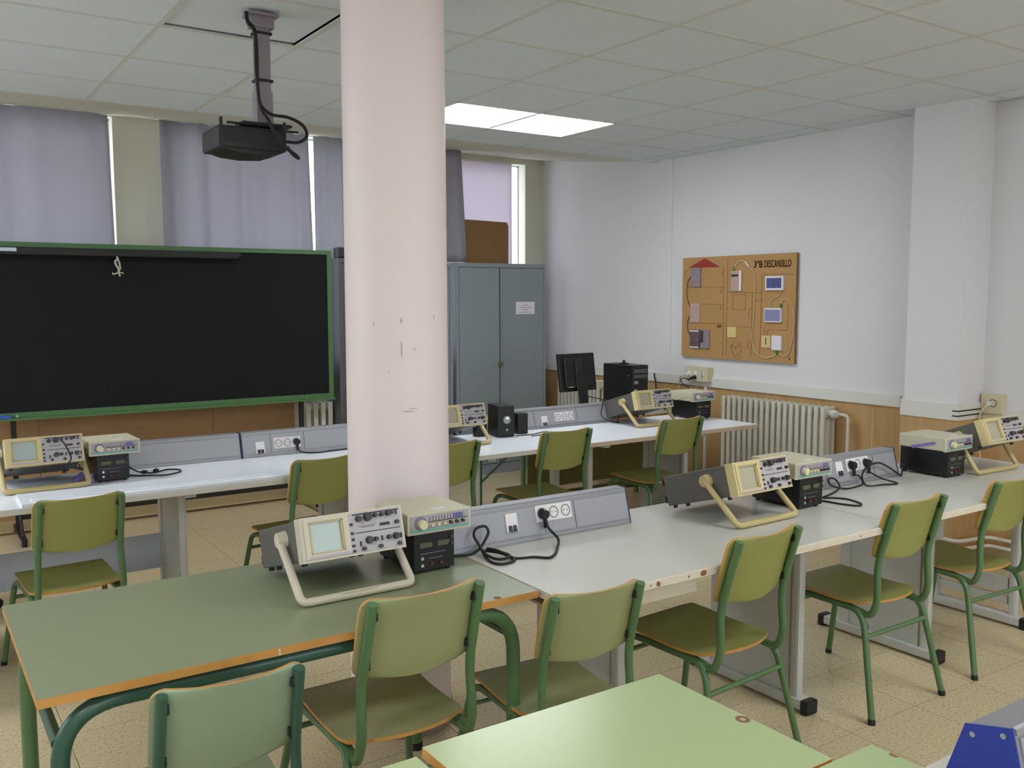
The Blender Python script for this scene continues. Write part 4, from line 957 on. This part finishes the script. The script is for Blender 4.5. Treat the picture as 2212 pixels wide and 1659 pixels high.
for (u, v) in ((.553, .69), (1.011, .41), (.985, .075)): MB().box(-TH-.012, -TH, -u-.006, -u+.006, v-.014, v+.02).build('green_connector', M_gcon, t)
MB().tube([pu(.665, .745, .007), pu(.70, .705, .007)], .007, 8).build('splice_sleeve', M_paper, t)
MB().box(-TH-.001, -TH, -1.10, -1.09, .025, .045).build('ink_mark', M_dark, t)

# wall socket boxes
t = thing('socket_box', 'beige wall socket box with tangled plugs below the cardboard panel', 'socket', (XR, 5.26, .985))
MB().box(-.07, 0, -.125, .115, -.055, .06, bev=.004).build('box_body', M_box, t)
for y in (.07, .0, -.07):
    MB().cyl((-.071, y, .01), (-.073, y, .01), .02).build('socket', M_socket, t)
MB().box(-.074, -.07, -.072, -.065, -.02, .03).build('switch', M_dark, t)
tag(MB().cyl((XR-.073, 5.26, .965), (XR-.11, 5.275, .955), .016, .012).tube([(XR-.10, 5.27, .957), (XR-.115, 5.30, .94)], .007, 7).build('mains_plug', M_rubber), 'black plug hanging from the beige wall socket box', 'plug')
tag(MB().cyl((XR-.073, 5.33, .985), (XR-.105, 5.335, .98), .016, .012).build('mains_plug', M_socket), 'white plug at the left of the beige wall socket box', 'plug')
cable('wall_cable', [(XR-.11, 5.30, .94), (XR-.10, 5.36, .95), (XR-.08, 5.42, .93), (XR-.09, 5.38, .90), (XR-.08, 5.33, .87), (XR-.05, 5.42, .80)], .004, M_rubber, 'black cable tangle at the beige wall socket box')
cable('wall_cable', [(XR-.10, 5.34, .975), (XR-.09, 5.41, .96), (XR-.06, 5.45, .91), (XR-.04, 5.48, .84), (XR-.04, 5.50, .74)], .005, M_cablew, 'white cable dropping from the beige wall socket box')
cable('wall_cable', [(XR-.03, 5.785, .955), (XR-.05, 5.765, .94), (XR-.045, 5.75, .86), (XR-.04, 5.75, .70), (XR-.04, 5.75, .5)], .006, M_rubber, 'black cable running down the wall above the skirting left of the socket box')
struct('trim_6', MB().box(XR-.02, XR, 5.19, 5.215, .09, .93), M_trim)
t = thing('socket_box', 'cream wall socket beside the pillar with a white cable', 'socket', (XR+.07, 2.93, .96))
MB().box(-.045, 0, -.075, .055, -.055, .06, bev=.004).build('box_body', M_box, t)
MB().tube([(-.047, -.02+.022*math.cos(a), .008+.022*math.sin(a)) for a in [k*PI/8 for k in range(16)]], .002, 5, closed=True).build('socket', M_dark, t)
MB().cyl((-.045, -.0, .005), (-.06, -.0, .005), .014).build('plug_body', M_socket, t)
MB().box(-.03, 0, -.07, .05, -.10, -.056).build('lower_box', M_box, t)
cable('wall_cable', [(XR+.01, 2.935, .96), (XR-.02, 2.96, .90), (XR-.02, 2.965, .80), (XR-.03, 2.95, .70), (XR-.03, 2.90, .3)], .006, M_cablew, 'white cable dropping from the socket beside the pillar')

# ================================================================= PROJECTOR
t = thing('ceiling_projector', 'black projector hanging from the ceiling on a grey pole', 'projector', (1.29, 3.72, ZC))
MB().box(-.06, .06, -.05, .05, -.012, -.001, bev=.002).box(-.045, .045, -.03, .03, -.055, -.012).build('ceiling_plate', M_pole, t)
MB().box(-.028, .028, -.022, .022, -.35, -.02).build('pole', M_pole, t)
MB().box(-.033, .033, -.026, .026, -.43, -.30).build('pole_sleeve', M_pole, t)
for z in (-.075, -.26): MB().box(-.034, .036, -.028, .028, z-.005, z+.005).build('cable_tie', M_rubber, t)
MB().box(-.10, .10, -.055, .055, -.442, -.432).box(-.16, .05, -.045, -.03, -.445, -.438).box(-.05, .16, .03, .045, -.445, -.438).build('mount_plate', M_blackm, t)
for (x, y) in ((-.19, -.06), (-.06, .14), (.06, -.075), (.07, .12)): MB().cyl((x, y, -.47), (x, y, -.428), .006).build('mount_arm', M_blackm, t)
MB().box(-.205, .07, -.075, .16, -.545, -.457, bev=.012).build('projector_body', M_blackm, t)
MB().prism([(.062, -.542), (.03, -.556), (-.06, -.562), (-.14, -.556), (-.19, -.542)], 'y', -.066, .14).build('lower_shell', M_black, t)
MB().box(-.192, -.075, -.0765, -.0745, -.538, -.522).build('vent_slot', M_black, t)
MB().cyl((-.13, .16, -.50), (-.13, .185, -.50), .03, .034).build('lens', M_black, t)
MB().box(.069, .0725, -.04, .10, -.53, -.47).build('connector_panel', M_black, t)
cable('projector_cable', [(1.225, 3.70, 2.725), (1.228, 3.69, 2.69), (1.252, 3.68, 2.65), (1.257, 3.68, 2.55), (1.257, 3.68, 2.44), (1.262, 3.67, 2.37), (1.30, 3.65, 2.33), (1.37, 3.65, 2.325), (1.43, 3.65, 2.30), (1.45, 3.66, 2.26), (1.42, 3.68, 2.235), (1.37, 3.69, 2.235)], .0065, M_rubber, 'black cable bulging out to the right of the projector pole')
cable('projector_cable', [(1.222, 3.695, 2.725), (1.226, 3.685, 2.68), (1.248, 3.672, 2.64), (1.250, 3.672, 2.50), (1.258, 3.66, 2.36), (1.275, 3.62, 2.30), (1.31, 3.60, 2.22), (1.345, 3.60, 2.19), (1.385, 3.62, 2.175), (1.405, 3.64, 2.165), (1.38, 3.64, 2.18), (1.36, 3.65, 2.21)], .007, M_rubber, 'black cable looping down over the back of the projector')

# ================================================================= OFFICE CHAIR AT THE LEFT EDGE
t = thing('office_chair', 'black star base of an office chair at the left edge of the view', 'chair', (.13, 5.27, 0))
for k in range(5):
    a = R(18+72*k); c_, s_ = math.cos(a), math.sin(a)
    MB().tube([(0, 0, .10), (c_*.12, s_*.12, .095), (c_*.25, s_*.25, .065)], (.018, .012), 8).build('spoke', M_black, t)
    MB().cyl((c_*.25-s_*.02, s_*.25+c_*.02, .027), (c_*.25+s_*.02, s_*.25-c_*.02, .027), .027, seg=14).build('castor', M_black, t)
MB().cyl((0, 0, .07), (0, 0, .40), .025).build('gas_column', M_black, t)
MB().box(-.21, .2, -.22, .22, .40, .46, bev=.02).build('seat', M_blackm, t)
